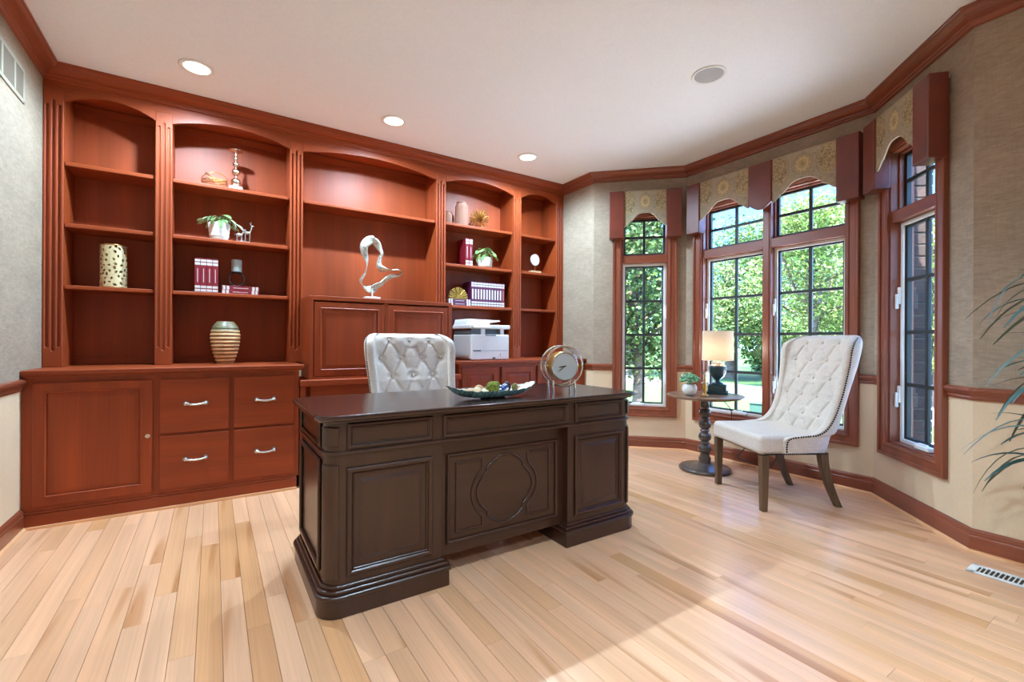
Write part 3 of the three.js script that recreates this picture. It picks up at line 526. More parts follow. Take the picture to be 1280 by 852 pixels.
armchair.position.set(3.241, 0, -1.664); armchair.rotation.y = -2.079;
const deskChair = armchair.clone(); deskChair.name = numbered('wing_chair'); deskChair.userData = { label: 'pale linen tufted wing chair pushed up behind the walnut desk', category: 'armchair' };
deskChair.position.set(1.178, 0, -2.795); deskChair.rotation.set(0, 0.03, 0); scene.add(deskChair);

// ---------------------------------------------------------------- round table and what stands on it
const TX = 3.40, TZ = -2.31, TY = 0.622;
{
  const g = thing('pedestal_table', 'round wooden side table on a turned column between the windows', 'table', [TX, 0, TZ]);
  mesh('table_top', lathe([[0, 0.582], [0.1, 0.583], [0.24, 0.59], [0.282, 0.6], [0.296, 0.611], [0.298, 0.617], [0.293, TY - 0.001], [0.27, TY], [0, TY]], 64), M.tableWood, g);
  const col = []; const ringsY = [[0.545, 0.036], [0.47, 0.046], [0.375, 0.048], [0.275, 0.05], [0.175, 0.052]];
  col.push([0, 0.03], [0.06, 0.045], [0.05, 0.055], [0.046, 0.07], [0.048, 0.1], [0.04, 0.112]);
  ringsY.reverse().forEach(([y, r]) => { for (let k = 0; k <= 10; k++) { const t = -1 + 2 * k / 10; col.push([0.028 + (r - 0.028) * Math.sqrt(1 - t * t * 0.96), y + t * 0.033]); } col.push([0.027, y + 0.038], [0.037, y + 0.046], [0.038, y + 0.054], [0.027, y + 0.06]); });
  col.push([0.04, 0.6]);
  mesh('column', lathe(col.filter((p, i, a) => i === 0 || p[1] > a[i - 1][1]), 40), M.tableDark, g);
  mesh('foot', lathe([[0, 0.001], [0.185, 0.001], [0.2, 0.008], [0.202, 0.02], [0.19, 0.031], [0.15, 0.038], [0.08, 0.05], [0.055, 0.06], [0, 0.06]], 56), M.tableDark, g);
}
{
  const lx = TX + 0.142, lz = TZ + 0.02;
  const g = thing('table_lamp', 'table lamp with a dark teal urn base and lit white drum shade', 'lamp', [lx, TY, lz], 0.5);
  const teal = phys({ color: '#0c3037', roughness: 0.35, clearcoat: 0.4 });
  mesh('plinth', merge([rbx(-0.083, 0.083, 0.001, 0.022, -0.083, 0.083, 0.004), rbx(-0.07, 0.07, 0.022, 0.07, -0.07, 0.07, 0.005), rbx(-0.062, 0.062, 0.07, 0.08, -0.062, 0.062, 0.003)]), teal, g);
  mesh('urn', lathe([[0, 0.078], [0.045, 0.08], [0.042, 0.09], [0.02, 0.1], [0.018, 0.112], [0.026, 0.122], [0.048, 0.142], [0.064, 0.172], [0.07, 0.205], [0.07, 0.222], [0.064, 0.228], [0, 0.23]], 40), teal, g);
  mesh('neck', lathe([[0, 0.226], [0.068, 0.228], [0.062, 0.238], [0.044, 0.25], [0.05, 0.256], [0.05, 0.262], [0.012, 0.266], [0.011, 0.30], [0, 0.3]], 32), M.silver, g);
  mesh('shade', new THREE.CylinderGeometry(0.119, 0.123, 0.245, 48, 1, true).translate(0, 0.4, 0), phys({ color: '#e9dfc8', roughness: 1, transmission: 0.3, thickness: 0, side: THREE.DoubleSide, emissive: new THREE.Color('#fff1d8'), emissiveIntensity: 0.04, map: linenTex }), g, null, 'white linen drum shade');
  mesh('bulb', sph(0.03, 0, 0.37, 0), std({ color: '#fff', emissive: new THREE.Color('#ffe0a8'), emissiveIntensity: 1.5 }), g);
  const l = new THREE.PointLight(0xffecd4, 0.17); l.position.set(0, 0.37, 0); l.castShadow = true; l.name = 'lamp_bulb'; g.add(l);
  const c = single('lamp_cord', 'black lamp cord hanging behind the round table', 'cord', merge([tube([[TX + 0.1, 0.575, TZ + 0.1], [TX + 0.14, 0.5, TZ + 0.14], [TX + 0.15, 0.3, TZ + 0.15], [TX + 0.2, 0.2, TZ + 0.22], [TX + 0.14, 0.13, TZ + 0.2], [TX + 0.24, 0.08, TZ + 0.3], [TX + 0.3, 0.05, TZ + 0.36], [TX + 0.35, 0.2, TZ + 0.42], [TX + 0.41, 0.33, TZ + 0.46]], 0.0035, 90, 6)]), M.black);
  single('wall_plug', 'small black lamp plug against the wall under the wide window', 'plug', rbx(3.81, 3.853, 0.315, 0.345, -1.89, -1.82, 0.006), M.black);
}
{
  const px = TX - 0.178, pz = TZ - 0.017;
  const g = thing('potted_plant', 'small frosted green plant in a round white pot on the side table', 'plant', [px, TY + 0.001, pz]);
  mesh('pot', lathe([[0, 0.001], [0.03, 0.001], [0.032, 0.006], [0.05, 0.018], [0.058, 0.045], [0.055, 0.072], [0.043, 0.09], [0.038, 0.088], [0.048, 0.07], [0, 0.065]], 36), M.whiteGloss, g);
  const leaf = [], cols = ['#6aa877', '#93c7a6', '#4a9650', '#b9dcc2'];
  for (let c = 0; c < 4; c++) {
    const L = [];
    for (let k = 0; k < 60; k++) { const a = rnd() * 2 * PI, e = Math.acos(1 - rnd() * 1.15), r = 0.04 + rnd() * 0.04, s = rr(0.006, 0.011); L.push(new THREE.SphereGeometry(s, 6, 4).scale(1, 0.45, 1).rotateX(rr(-1, 1)).rotateZ(rr(-1, 1)).translate(Math.cos(a) * Math.sin(e) * r, 0.115 + Math.cos(e) * r * 0.85, Math.sin(a) * Math.sin(e) * r)); }
    for (let k = 0; k < 5; k++) { const a = rnd() * 2 * PI, q = rr(0.03, 0.07); L.push(tube([[0, 0.07, 0], [Math.cos(a) * q * 0.5, 0.11, Math.sin(a) * q * 0.5], [Math.cos(a) * q, rr(0.12, 0.17), Math.sin(a) * q]], 0.0018, 8, 5)); }
    const m = mesh('foliage', merge(L), std({ color: cols[c], roughness: 0.7 }), g); m.userData.kind = 'stuff';
  }
  const b = thing('candlestick', 'small brass candlestick with a clear bobeche beside the white pot', 'candlestick', [TX - 0.13, TY + 0.001, TZ + 0.085]);
  mesh('stem', lathe([[0, 0.001], [0.03, 0.001], [0.031, 0.008], [0.016, 0.016], [0.012, 0.03], [0.016, 0.04], [0.014, 0.07], [0.017, 0.085], [0.012, 0.095], [0.008, 0.12], [0.012, 0.13], [0.007, 0.14], [0.007, 0.165], [0, 0.17]], 28), M.gold, b);
  mesh('drip_ring', lathe([[0.008, 0.1], [0.028, 0.104], [0.032, 0.108], [0.028, 0.109], [0.008, 0.106]], 28), M.silver, b);
  mesh('cup', lathe([[0.006, 0.165], [0.014, 0.172], [0.016, 0.196], [0.014, 0.196], [0.011, 0.176], [0, 0.172]], 24), M.silver, b);
}

// ---------------------------------------------------------------- window valances
const fabricMap = (() => {
  const c = document.createElement('canvas'); c.width = 512; c.height = 512; const x = c.getContext('2d');
  x.fillStyle = '#ab9b84'; x.fillRect(0, 0, 512, 512);
  const scroll = (px, py, r, a0, a1, w, col) => { x.strokeStyle = col; x.lineWidth = w; x.beginPath(); x.arc(px, py, r, a0, a1); x.stroke(); };
  for (let i = 0; i < 2600; i++) { x.fillStyle = ['#a6957a', '#877660', '#b3a183', '#7d6f5c'][i % 4]; x.globalAlpha = 0.35; x.fillRect(rnd() * 512, rnd() * 512, 3, 2 + rnd() * 5); }
  x.globalAlpha = 1;
  for (const s of [0, 1]) {
    const mx = (v) => (s ? 512 - v : v);
    x.fillStyle = '#ae976f'; x.beginPath(); x.ellipse(mx(62), 130, 70, 120, 0, 0, 2 * PI); x.fill();
    for (let k = 0; k < 150; k++) { const a = rnd() * 2 * PI, q = Math.sqrt(rnd()); x.fillStyle = ['#8a785c', '#c0ab82', '#9c876a', '#776a58'][k % 4]; x.beginPath(); x.ellipse(mx(62 + Math.cos(a) * q * 66), 130 + Math.sin(a) * q * 114, 4 + rnd() * 7, 3 + rnd() * 4, rnd() * 3, 0, 2 * PI); x.fill(); }
    for (const [w, col] of [[9, '#6c6153'], [4, '#c4b696']]) { x.strokeStyle = col; x.lineWidth = w; x.beginPath(); x.ellipse(mx(62), 130, 84, 136, 0, 0, 2 * PI); x.stroke(); x.beginPath(); x.moveTo(mx(0), 330); x.bezierCurveTo(mx(50), 250, mx(90), 330, mx(60), 300); x.stroke(); x.beginPath(); x.ellipse(mx(40), 330, 40, 55, 0, 0, 2 * PI); x.stroke(); x.beginPath(); x.moveTo(mx(150), 300); x.bezierCurveTo(mx(200), 250, mx(190), 380, mx(256), 330); x.stroke(); }
  }
  for (let k = 0; k < 70; k++) { const px = rnd() * 512, py = rnd() * 512, r = 8 + rnd() * 18, a = rnd() * 6; scroll(px, py, r, a, a + 3.6, 3, k % 2 ? '#b7a888' : '#776a58'); scroll(px + r * 0.5, py, r * 0.5, a + 1, a + 5, 2.5, k % 2 ? '#c2b391' : '#6f6455'); }
  for (let k = 0; k < 10; k++) { const a = k / 10 * 2 * PI; x.fillStyle = '#bfa67a'; x.beginPath(); x.ellipse(256 + Math.cos(a) * 44, 120 + Math.sin(a) * 50, 24, 24, 0, 0, 2 * PI); x.fill(); scroll(256 + Math.cos(a) * 46, 120 + Math.sin(a) * 52, 22, 0, 2 * PI, 2.5, '#766349'); }
  x.fillStyle = '#c7b288'; x.beginPath(); x.ellipse(256, 120, 46, 52, 0, 0, 2 * PI); x.fill();
  for (let k = 0; k < 8; k++) { const a = k / 8 * 2 * PI; scroll(256 + Math.cos(a) * 20, 120 + Math.sin(a) * 24, 13, 0, 2 * PI, 3, '#86704c'); } scroll(256, 120, 9, 0, 2 * PI, 5, '#7b6648');
  scroll(256, 122, 84, 0, 2 * PI, 3, '#7a6c58');
  const t = new THREE.CanvasTexture(c); t.colorSpace = THREE.SRGBColorSpace; t.wrapS = t.wrapT = THREE.RepeatWrapping; return t;
})();
M.fabric = std({ map: fabricMap, roughness: 0.85 });
M.lining = std({ color: '#d9cfc0', roughness: 0.9 });
function valance(side, label, leathers, fabrics) {
  const g = thing('valance', label, 'valance'); onWall(g, side);
  const D = 0.1, y1 = 2.52;
  leathers.forEach(([a, b, mid], i) => {
    const s = new THREE.Shape();
    if (mid) { s.moveTo(a, 2.19); for (let k = 1; k < 16; k++) s.lineTo(a + (b - a) * k / 16, 2.19 - 0.052 * Math.sin(PI * k / 16)); s.lineTo(b, 2.19); s.lineTo(b, y1); s.lineTo(a, y1); }
    else { const first = a === leathers[0][0]; s.moveTo(a, 2.062); s.lineTo(b, 2.062); s.lineTo(b, y1); s.lineTo(a, y1); }
    const depth = mid ? 0.03 : D;
    mesh('leather_panel', ext(s, depth, 0.007, 'y', 12, 3).translate(0, 0, mid ? D - 0.02 : 0.012), M.leather, g, null, 'oxblood leather box pleat');
  });
  for (const [a, b] of fabrics) {
    const s = new THREE.Shape(), n = 40, ogee = smoothT([[0, 2.175], [0.08, 2.182], [0.2, 2.205], [0.3, 2.225], [0.36, 2.228], [0.46, 2.252], [0.6, 2.282], [0.75, 2.302], [1, 2.308]]), prof = (t) => ogee(Math.min(t, 1 - t) * 2);
    s.moveTo(a, prof(0)); for (let k = 1; k <= n; k++) s.lineTo(a + (b - a) * k / n, prof(k / n)); s.lineTo(b, y1); s.lineTo(a, y1);
    const geo = ext(s, 0.016, 0.003, 'y', 12, 2).translate(0, 0, D - 0.016), p = geo.attributes.position, uv = geo.attributes.uv;
    for (let i = 0; i < p.count; i++) uv.setXY(i, (p.getX(i) - a) / (b - a), 1 - (y1 - p.getY(i)) / 0.46);
    mesh('fabric_panel', geo, M.fabric, g, null, 'taupe and gold figured fabric with a scalloped edge');
    const pts = []; for (let k = 0; k <= n; k++) pts.push([a + (b - a) * k / n, prof(k / n), D - 0.008]);
    mesh('piping', tube(pts, 0.0045, 80, 6), M.lining, g, null, 'pale edge piping');
    const nails = []; for (const x of [a + 0.004, b - 0.004]) for (let y = 2.19; y < y1; y += 0.014) nails.push(new THREE.SphereGeometry(0.004, 6, 4).translate(x, y, D + 0.001));
    const nm = mesh('nail_heads', merge(nails), M.brass, g); nm.userData.kind = 'stuff';
  }
  mesh('top_board', bx(leathers[0][0] + 0.01, leathers[leathers.length - 1][1] - 0.01, y1 - 0.03, y1 - 0.012, 0.004, D - 0.02, 'x'), M.lining, g);
  return g;
}
valance('bay_left', 'leather and figured fabric valance over the narrow window by the bookcase', [[0.153, 0.296], [0.69, 0.83]], [[0.296, 0.69]]);
valance('bay_center', 'wide leather and figured fabric valance with two scalloped swags over the double window', [[0.076, 0.213], [0.675, 0.864, 1], [1.321, 1.464]], [[0.213, 0.675], [0.864, 1.321]]);
valance('bay_right', 'leather and figured fabric valance over the window with the brick reveal', [[0.076, 0.211], [0.6, 0.735]], [[0.211, 0.6]]);

// ---------------------------------------------------------------- ceiling and floor fittings
const lensMat = std({ color: '#ffffff', emissive: new THREE.Color('#fff6ea'), emissiveIntensity: 2.2 });
function downlight(x, z, power, label, group, cone = PI * 0.47, soft = 0.35) {
  const g = thing('recessed_light', label, 'ceiling light', [x, H, z], 0, group);
  mesh('trim_ring', lathe([[0.07, -0.001], [0.095, -0.001], [0.095, -0.004], [0.088, -0.008], [0.072, -0.006], [0.07, -0.001]], 40), M.white, g);
  mesh('lens', new THREE.CylinderGeometry(0.07, 0.07, 0.004, 40).translate(0, -0.0028, 0), lensMat, g, null, 'glowing white lens');
  const l = new THREE.SpotLight(0xc5e7ff, power, 0, cone, soft, 2); l.position.set(0, -0.012, 0); l.target.position.set(0, -2, 0); l.shadow.radius = 1.6; l.castShadow = true; l.name = 'recessed_lamp'; g.add(l, l.target);
}
[[-0.092, 'above the bay with the ribbed vase'], [1.158, 'above the bay with the ribbon sculpture'], [2.412, 'above the bay with the printer']].forEach(([x, w]) => downlight(x, -3.463, LAMP_ROW, 'round recessed ceiling light ' + w, 'recessed lights along the bookcase'));
for (const z of [-0.35, 1.4]) for (const x of [-0.092, 1.158]) downlight(x, z, LAMP_ROOM, 'round recessed ceiling light over the open floor behind the viewer', 'recessed lights over the open floor', 1.1, 0.3);
{
  const g = thing('ceiling_speaker', 'round grey grille speaker flush in the white ceiling', 'speaker', [2.617, H, -1.762]);
  mesh('rim', lathe([[0.085, -0.001], [0.104, -0.001], [0.104, -0.005], [0.098, -0.008], [0.087, -0.006], [0.085, -0.001]], 48), M.white, g);
  mesh('grille', new THREE.CylinderGeometry(0.086, 0.086, 0.004, 48).translate(0, -0.003, 0), std({ color: '#b4b4b3', roughness: 0.6, bumpMap: tex(64, 64, (u, v) => Math.hypot((u * 8) % 1 - 0.5, (v * 8) % 1 - 0.5) < 0.3 ? 0 : 1, false, 0.1, 0.1), bumpScale: 0.0006 }), g);
}
{
  const g = thing('wall_vent', 'cream louvred air grille high on the papered wall', 'vent', [XL, 2.34, -3.28]);
  mesh('frame', merge([rbx(0, 0.008, 0, 0.022, -0.31, 0.31, 0.003, 'z'), rbx(0, 0.008, 0.168, 0.19, -0.31, 0.31, 0.003, 'z'), rbx(0, 0.008, 0, 0.19, -0.31, -0.288, 0.003), rbx(0, 0.008, 0, 0.19, 0.288, 0.31, 0.003), rbx(0, 0.0085, 0.02, 0.17, -0.175, -0.15, 0.003), rbx(0, 0.0085, 0.02, 0.17, 0.0, 0.025, 0.003)]), std({ color: '#a59b88', roughness: 0.6 }), g);
  const ventSlat = std({ color: '#85796a', roughness: 0.6 }); mesh('back_plate', bx(0.0005, 0.0015, 0.02, 0.17, -0.29, 0.29), M.black, g);
  for (let k = 0; k < 14; k++) mesh('slat', new RoundedBoxGeometry(0.0022, 0.011, 0.58, 1, 0.001).rotateZ(-0.5).translate(0.0045, 0.028 + k * 0.0102, 0), ventSlat, g);
}
{
  const g = thing('floor_register', 'cream metal floor register beside the baseboard', 'vent', [2.985, 0.0, -0.475]);
  const w = 0.058, l = 0.165;
  mesh('frame', merge([rbx(-w, w, 0.0005, 0.006, -l, -l + 0.03, 0.002), rbx(-w, w, 0.0005, 0.006, l - 0.03, l, 0.002), rbx(-w, -w + 0.02, 0.0005, 0.006, -l, l, 0.002), rbx(w - 0.02, w, 0.0005, 0.006, -l, l, 0.002)]), M.white, g);
  mesh('dark_well', bx(-w + 0.015, w - 0.015, 0.0003, 0.0012, -l + 0.02, l - 0.02), std({ color: '#4a4238', roughness: 0.8 }), g);
  for (let k = 0; k < 18; k++) mesh('slat', rbx(-w + 0.018, w - 0.018, 0.001, 0.0052, -l + 0.037 + k * 0.0153, -l + 0.042 + k * 0.0153, 0.001), M.white, g);
}

// ---------------------------------------------------------------- on the desk
const DT = 0.7685;
{
  const cx = 1.667, cz = -2.045, g = thing('desk_clock', 'round chrome desk clock hung in a double ring on small feet', 'clock', [cx, DT, cz], -0.25);
  const R = 0.113, cy = 0.144, tor = (z, r) => new THREE.TorusGeometry(R, r, 10, 64).translate(0, cy, z);
  mesh('ring', merge([tor(0.034, 0.0052), tor(-0.034, 0.0052)]), M.chrome, g, null, 'pair of polished rings');
  mesh('glass_band', new THREE.CylinderGeometry(R - 0.002, R - 0.002, 0.066, 64, 1, true).rotateX(PI / 2).translate(0, cy, 0), phys({ color: '#ffffff', transmission: 1, thickness: 0, roughness: 0.03, side: THREE.DoubleSide }), g);
  mesh('drum', lathe([[0, -0.042], [0.07, -0.042], [0.08, -0.034], [0.083, 0.0], [0.083, 0.042], [0.079, 0.046], [0.0745, 0.046], [0.0745, 0.04], [0, 0.04]], 56).rotateX(PI / 2).translate(0, cy, 0), M.gold, g, null, 'brass drum case');
  const dial = mesh('dial', new THREE.CylinderGeometry(0.0742, 0.0742, 0.002, 48).rotateX(PI / 2).translate(0, cy, 0.0412), std({ color: '#bcbfbf', roughness: 0.4, metalness: 0.2 }), g, null, 'plain silver-grey dial');
  mesh('bezel', new THREE.TorusGeometry(0.0775, 0.0045, 8, 56).translate(0, cy, 0.044), M.chrome, g);
  const hand = (len, w, a) => { const s = new THREE.Shape([V2(-w, -0.008), V2(w, -0.008), V2(w, len * 0.6), V2(0, len), V2(-w, len * 0.6)]); return ext(s, 0.0012).rotateZ(a).translate(0, cy, 0.0428); };
  mesh('hour_hand', hand(0.042, 0.0032, 1.72), M.black, g); mesh('minute_hand', hand(0.058, 0.0021, 2.2).translate(0, 0, 0.0014), M.black, g);
  for (const s of [-1, 1]) mesh('pivot', cyl(0.006, 0.006, 0.026, 0, 0, 0, 14).rotateZ(PI / 2).translate(s * 0.097, cy, 0), M.gold, g);
  for (const s of [-1, 1]) for (const f of [-1, 1]) mesh('foot', merge([cyl(0.0065, 0.0065, 0.064, s * 0.067, 0.033, f * 0.034, 14), cyl(0.008, 0.008, 0.004, s * 0.067, 0.0022, f * 0.034, 14)]), M.chrome, g);
}
{
  // long scalloped dish: half-ellipsoid shell with a wavy rim
  const bxp = 1.186, bzp = -2.0, L = 0.256, Wd = 0.088, g = thing('decor_dish', 'long boat-shaped dish, teal outside with a white wavy rim', 'dish', [bxp, DT, bzp], 0.0);
  const shell = (o, flip) => {
    const pos = [], idx = [], n = 96, m = 14;
    for (let i = 0; i <= m; i++) for (let k = 0; k < n; k++) {
      const t = i / m, a = k / n * 2 * PI, q = Math.sqrt(t), wav = i === m ? 0.0022 * Math.sin(a * 26) + 0.0012 * Math.sin(a * 41) : 0, lift = 0.03 * Math.abs(Math.cos(a)) ** 4 * t * t;
      pos.push(Math.cos(a) * (L * (0.25 + 0.75 * q) - o) * (t === 0 ? 0 : 1), 0.004 + o + (0.036 - o) * t ** 1.5 + lift + wav, Math.sin(a) * (Wd * (0.25 + 0.75 * q) - o) * (t === 0 ? 0 : 1));
    }
    for (let i = 0; i < m; i++) for (let k = 0; k < n; k++) { const a = i * n + k, b = i * n + (k + 1) % n; flip ? idx.push(a, b, a + n, b, b + n, a + n) : idx.push(a, a + n, b, b, a + n, b + n); }
    const q = new THREE.BufferGeometry(); q.setAttribute('position', new THREE.Float32BufferAttribute(pos, 3)); q.setIndex(idx); q.computeVertexNormals(); return uvm(q.toNonIndexed(), 'x');
  };
  const glaze = tex(256, 256, (u, v) => { const a = vn(u * 12, v * 20, 12, 20, 131), b = vn(u * 50, v * 50, 50, 50, 132); const k = 0.55 + a * 0.6 + (b - 0.5) * 0.3; return [132 * k, 182 * k, 184 * k]; }, true, 0.3, 0.1);
  mesh('outer_glaze', shell(0, false), phys({ map: glaze, roughness: 0.25, clearcoat: 0.6 }), g, null, 'mottled teal glaze');
  mesh('inner_glaze', shell(0.004, true), phys({ color: '#e9dfcf', roughness: 0.3 }), g);
  mesh('foot_ring', lathe([[0.02, -0.0005], [0.045, -0.0005], [0.05, 0.006], [0.02, 0.006]], 30).scale(1.5, 1, 0.8).translate(0, 0.0008, 0), M.black, g);
  const C0 = 1, S0 = 0, put = (x, z) => [bxp + x * C0 + z * S0, bzp - x * S0 + z * C0];
  const ball = (x, z, r, y, name, label, mat, geo) => { const [wx, wz] = put(x, z); const m = single(name, label, 'ornament', geo ?? new THREE.SphereGeometry(r, 24, 18), mat, [wx, DT + y, wz]); m.rotation.y = rnd() * 6; return m; };
  const moss = std({ map: tex(128, 128, (u, v) => { const k = 0.6 + vn(u * 40, v * 40, 40, 40, 141) * 0.8; return [112 * k, 122 * k, 40 * k]; }, true, 1, 1), roughness: 1, bumpMap: tex(128, 128, (u, v) => vn(u * 50, v * 50, 50, 50, 142), false, 1, 1), bumpScale: 0.004 });
  ball(-0.02, 0.03, 0.034, 0.05, 'moss_ball', 'large round green moss ball in the teal dish', moss);
  ball(0.035, -0.03, 0.026, 0.052, 'moss_ball', 'smaller olive moss ball at the back of the teal dish', moss);
  const bw = std({ map: tex(128, 128, (u, v) => (vn(u * 9, v * 7, 9, 7, 151) > 0.52 ? [38, 62, 128] : [232, 234, 236]), true, 1, 1), roughness: 0.25 });
  ball(0.028, 0.028, 0.023, 0.04, 'ceramic_ball', 'blue and white patterned ceramic ball in the teal dish', bw);
  ball(0.062, 0.014, 0.02, 0.046, 'ceramic_ball', 'white ceramic ball with few blue marks in the teal dish', std({ map: bw.map, color: '#ffffff', roughness: 0.3 }));
  ball(0.09, -0.01, 0.027, 0.048, 'dark_pod', 'dark purple-brown seed pod standing in the teal dish', std({ color: '#2b1c22', roughness: 0.45 }), new THREE.SphereGeometry(0.024, 16, 12).scale(1, 1.15, 0.8));
  ball(0.012, -0.01, 0.02, 0.045, 'dark_pod', 'small dark pod behind the blue and white ball', std({ color: '#33241c', roughness: 0.6 }), new THREE.SphereGeometry(0.019, 14, 10).scale(1.2, 0.9, 1));
  ball(0.125, 0.01, 0.02, 0.046, 'dried_fruit', 'olive-brown dried fruit towards the tip of the teal dish', std({ color: '#6b6026', roughness: 0.7 }), new THREE.SphereGeometry(0.018, 14, 10).scale(1, 1.1, 0.9));
  ball(-0.075, -0.01, 0.025, 0.04, 'wood_ball', 'pale tan wooden ball in the teal dish', std({ color: '#c09a6c', roughness: 0.7 }));
  ball(-0.1, 0.02, 0.022, 0.036, 'wood_ball', 'ivory wooden ball at the blunt end of the dish', std({ color: '#d9c6a4', roughness: 0.7 }));
  ball(-0.062, 0.036, 0.02, 0.034, 'shell', 'cream sea shell beside the moss ball', std({ color: '#e2cfb4', roughness: 0.6 }), lathe([[0, 0.02], [0.006, 0.012], [0.004, 0.008], [0.013, 0.002], [0.011, -0.004], [0.02, -0.01], [0.012, -0.018], [0, -0.02]], 16).rotateZ(1.2));
  ball(0.15, 0.0, 0.02, 0.046, 'shell', 'pinkish sea shell near the pointed end of the dish', std({ color: '#dcc0b4', roughness: 0.6 }), lathe([[0, 0.02], [0.006, 0.012], [0.004, 0.008], [0.013, 0.002], [0.011, -0.004], [0.02, -0.01], [0.012, -0.018], [0, -0.02]], 16).rotateZ(1.4));
  ball(-0.128, 0.002, 0.02, 0.04, 'shell', 'tan sea shell lying at the blunt end of the dish', std({ color: '#c9a886', roughness: 0.6 }), new THREE.SphereGeometry(0.02, 16, 10).scale(1.2, 0.6, 1));
}

// ---------------------------------------------------------------- printer
{
  const g = thing('printer', 'white multifunction laser printer on the cherry worktop', 'printer', [2.115, WT, -3.79], 0);
  const W = 0.2, Dp = 0.18, w = std({ color: '#e9eaea', roughness: 0.45 }), dk = std({ color: '#55595b', roughness: 0.5 });
  mesh('body', rbx(-W, W, 0.006, 0.235, -Dp, Dp, 0.012), w, g);
  mesh('side_panel', rbx(-W - 0.003, -W + 0.004, 0.02, 0.225, -Dp + 0.02, Dp - 0.02, 0.002), std({ color: '#d2d3d3', roughness: 0.5 }), g);
  mesh('output_bay', merge([bx(-W + 0.01, W - 0.07, 0.235, 0.282, -Dp + 0.01, Dp - 0.05), rbx(-W, -W + 0.1, 0.235, 0.285, -Dp + 0.02, Dp - 0.004, 0.004)]), dk, g, null, 'grey paper output slot');
  mesh('riser', merge([rbx(-W + 0.1, -W + 0.145, 0.232, 0.285, Dp - 0.06, Dp - 0.004, 0.004), rbx(W - 0.085, W - 0.045, 0.232, 0.288, -Dp + 0.02, Dp - 0.02, 0.004)]), w, g);
  mesh('scanner_lid', rbx(-W - 0.012, W + 0.012, 0.284, 0.322, -Dp, Dp, 0.01), w, g);
  const feeder = new THREE.Shape([V2(-W - 0.005, 0.32), V2(-W + 0.01, 0.375), V2(W - 0.06, 0.368), V2(W - 0.04, 0.36), V2(-0.01, 0.335), V2(-0.02, 0.32)]);
  mesh('document_feeder', ext(feeder, 0.27, 0.006).translate(0, 0, -Dp + 0.01), w, g);
  const cp = mesh('control_panel', new RoundedBoxGeometry(0.17, 0.075, 0.012, 2, 0.004).rotateX(-0.5).translate(-0.1, 0.325, Dp + 0.002), w, g);
  mesh('panel_keys', merge([...Array(5).keys()].map((k) => cyl(0.004, 0.004, 0.003, 0, 0, 0, 12).rotateX(PI / 2 - 0.5).translate(-0.155 + k * 0.022, 0.327 - (k % 2) * 0.014, Dp + 0.01 + (k % 2) * 0.007))), dk, cp);
  mesh('tray_line', merge([rbx(-W + 0.02, W - 0.02, 0.088, 0.09, Dp - 0.001, Dp + 0.0008, 0.0004, 'x'), rbx(-0.055, 0.055, 0.222, 0.232, Dp - 0.004, Dp + 0.002, 0.002, 'x'), rbx(0.02, 0.05, 0.01, 0.028, Dp - 0.002, Dp + 0.002, 0.002), rbx(0.1, 0.104, 0.035, 0.065, Dp - 0.002, Dp + 0.001, 0.001), rbx(-W + 0.02, -W + 0.1, 0.082, 0.094, Dp - 0.002, Dp + 0.001, 0.001, 'x')]), dk, g, null, 'grey tray seams and badge');
  mesh('foot', merge([cyl(0.012, 0.012, 0.007, -0.17, 0.0038, 0.15), cyl(0.012, 0.012, 0.007, 0.17, 0.0038, 0.15), cyl(0.012, 0.012, 0.007, -0.17, 0.0038, -0.15), cyl(0.012, 0.012, 0.007, 0.17, 0.0038, -0.15)]), M.black, g);
}

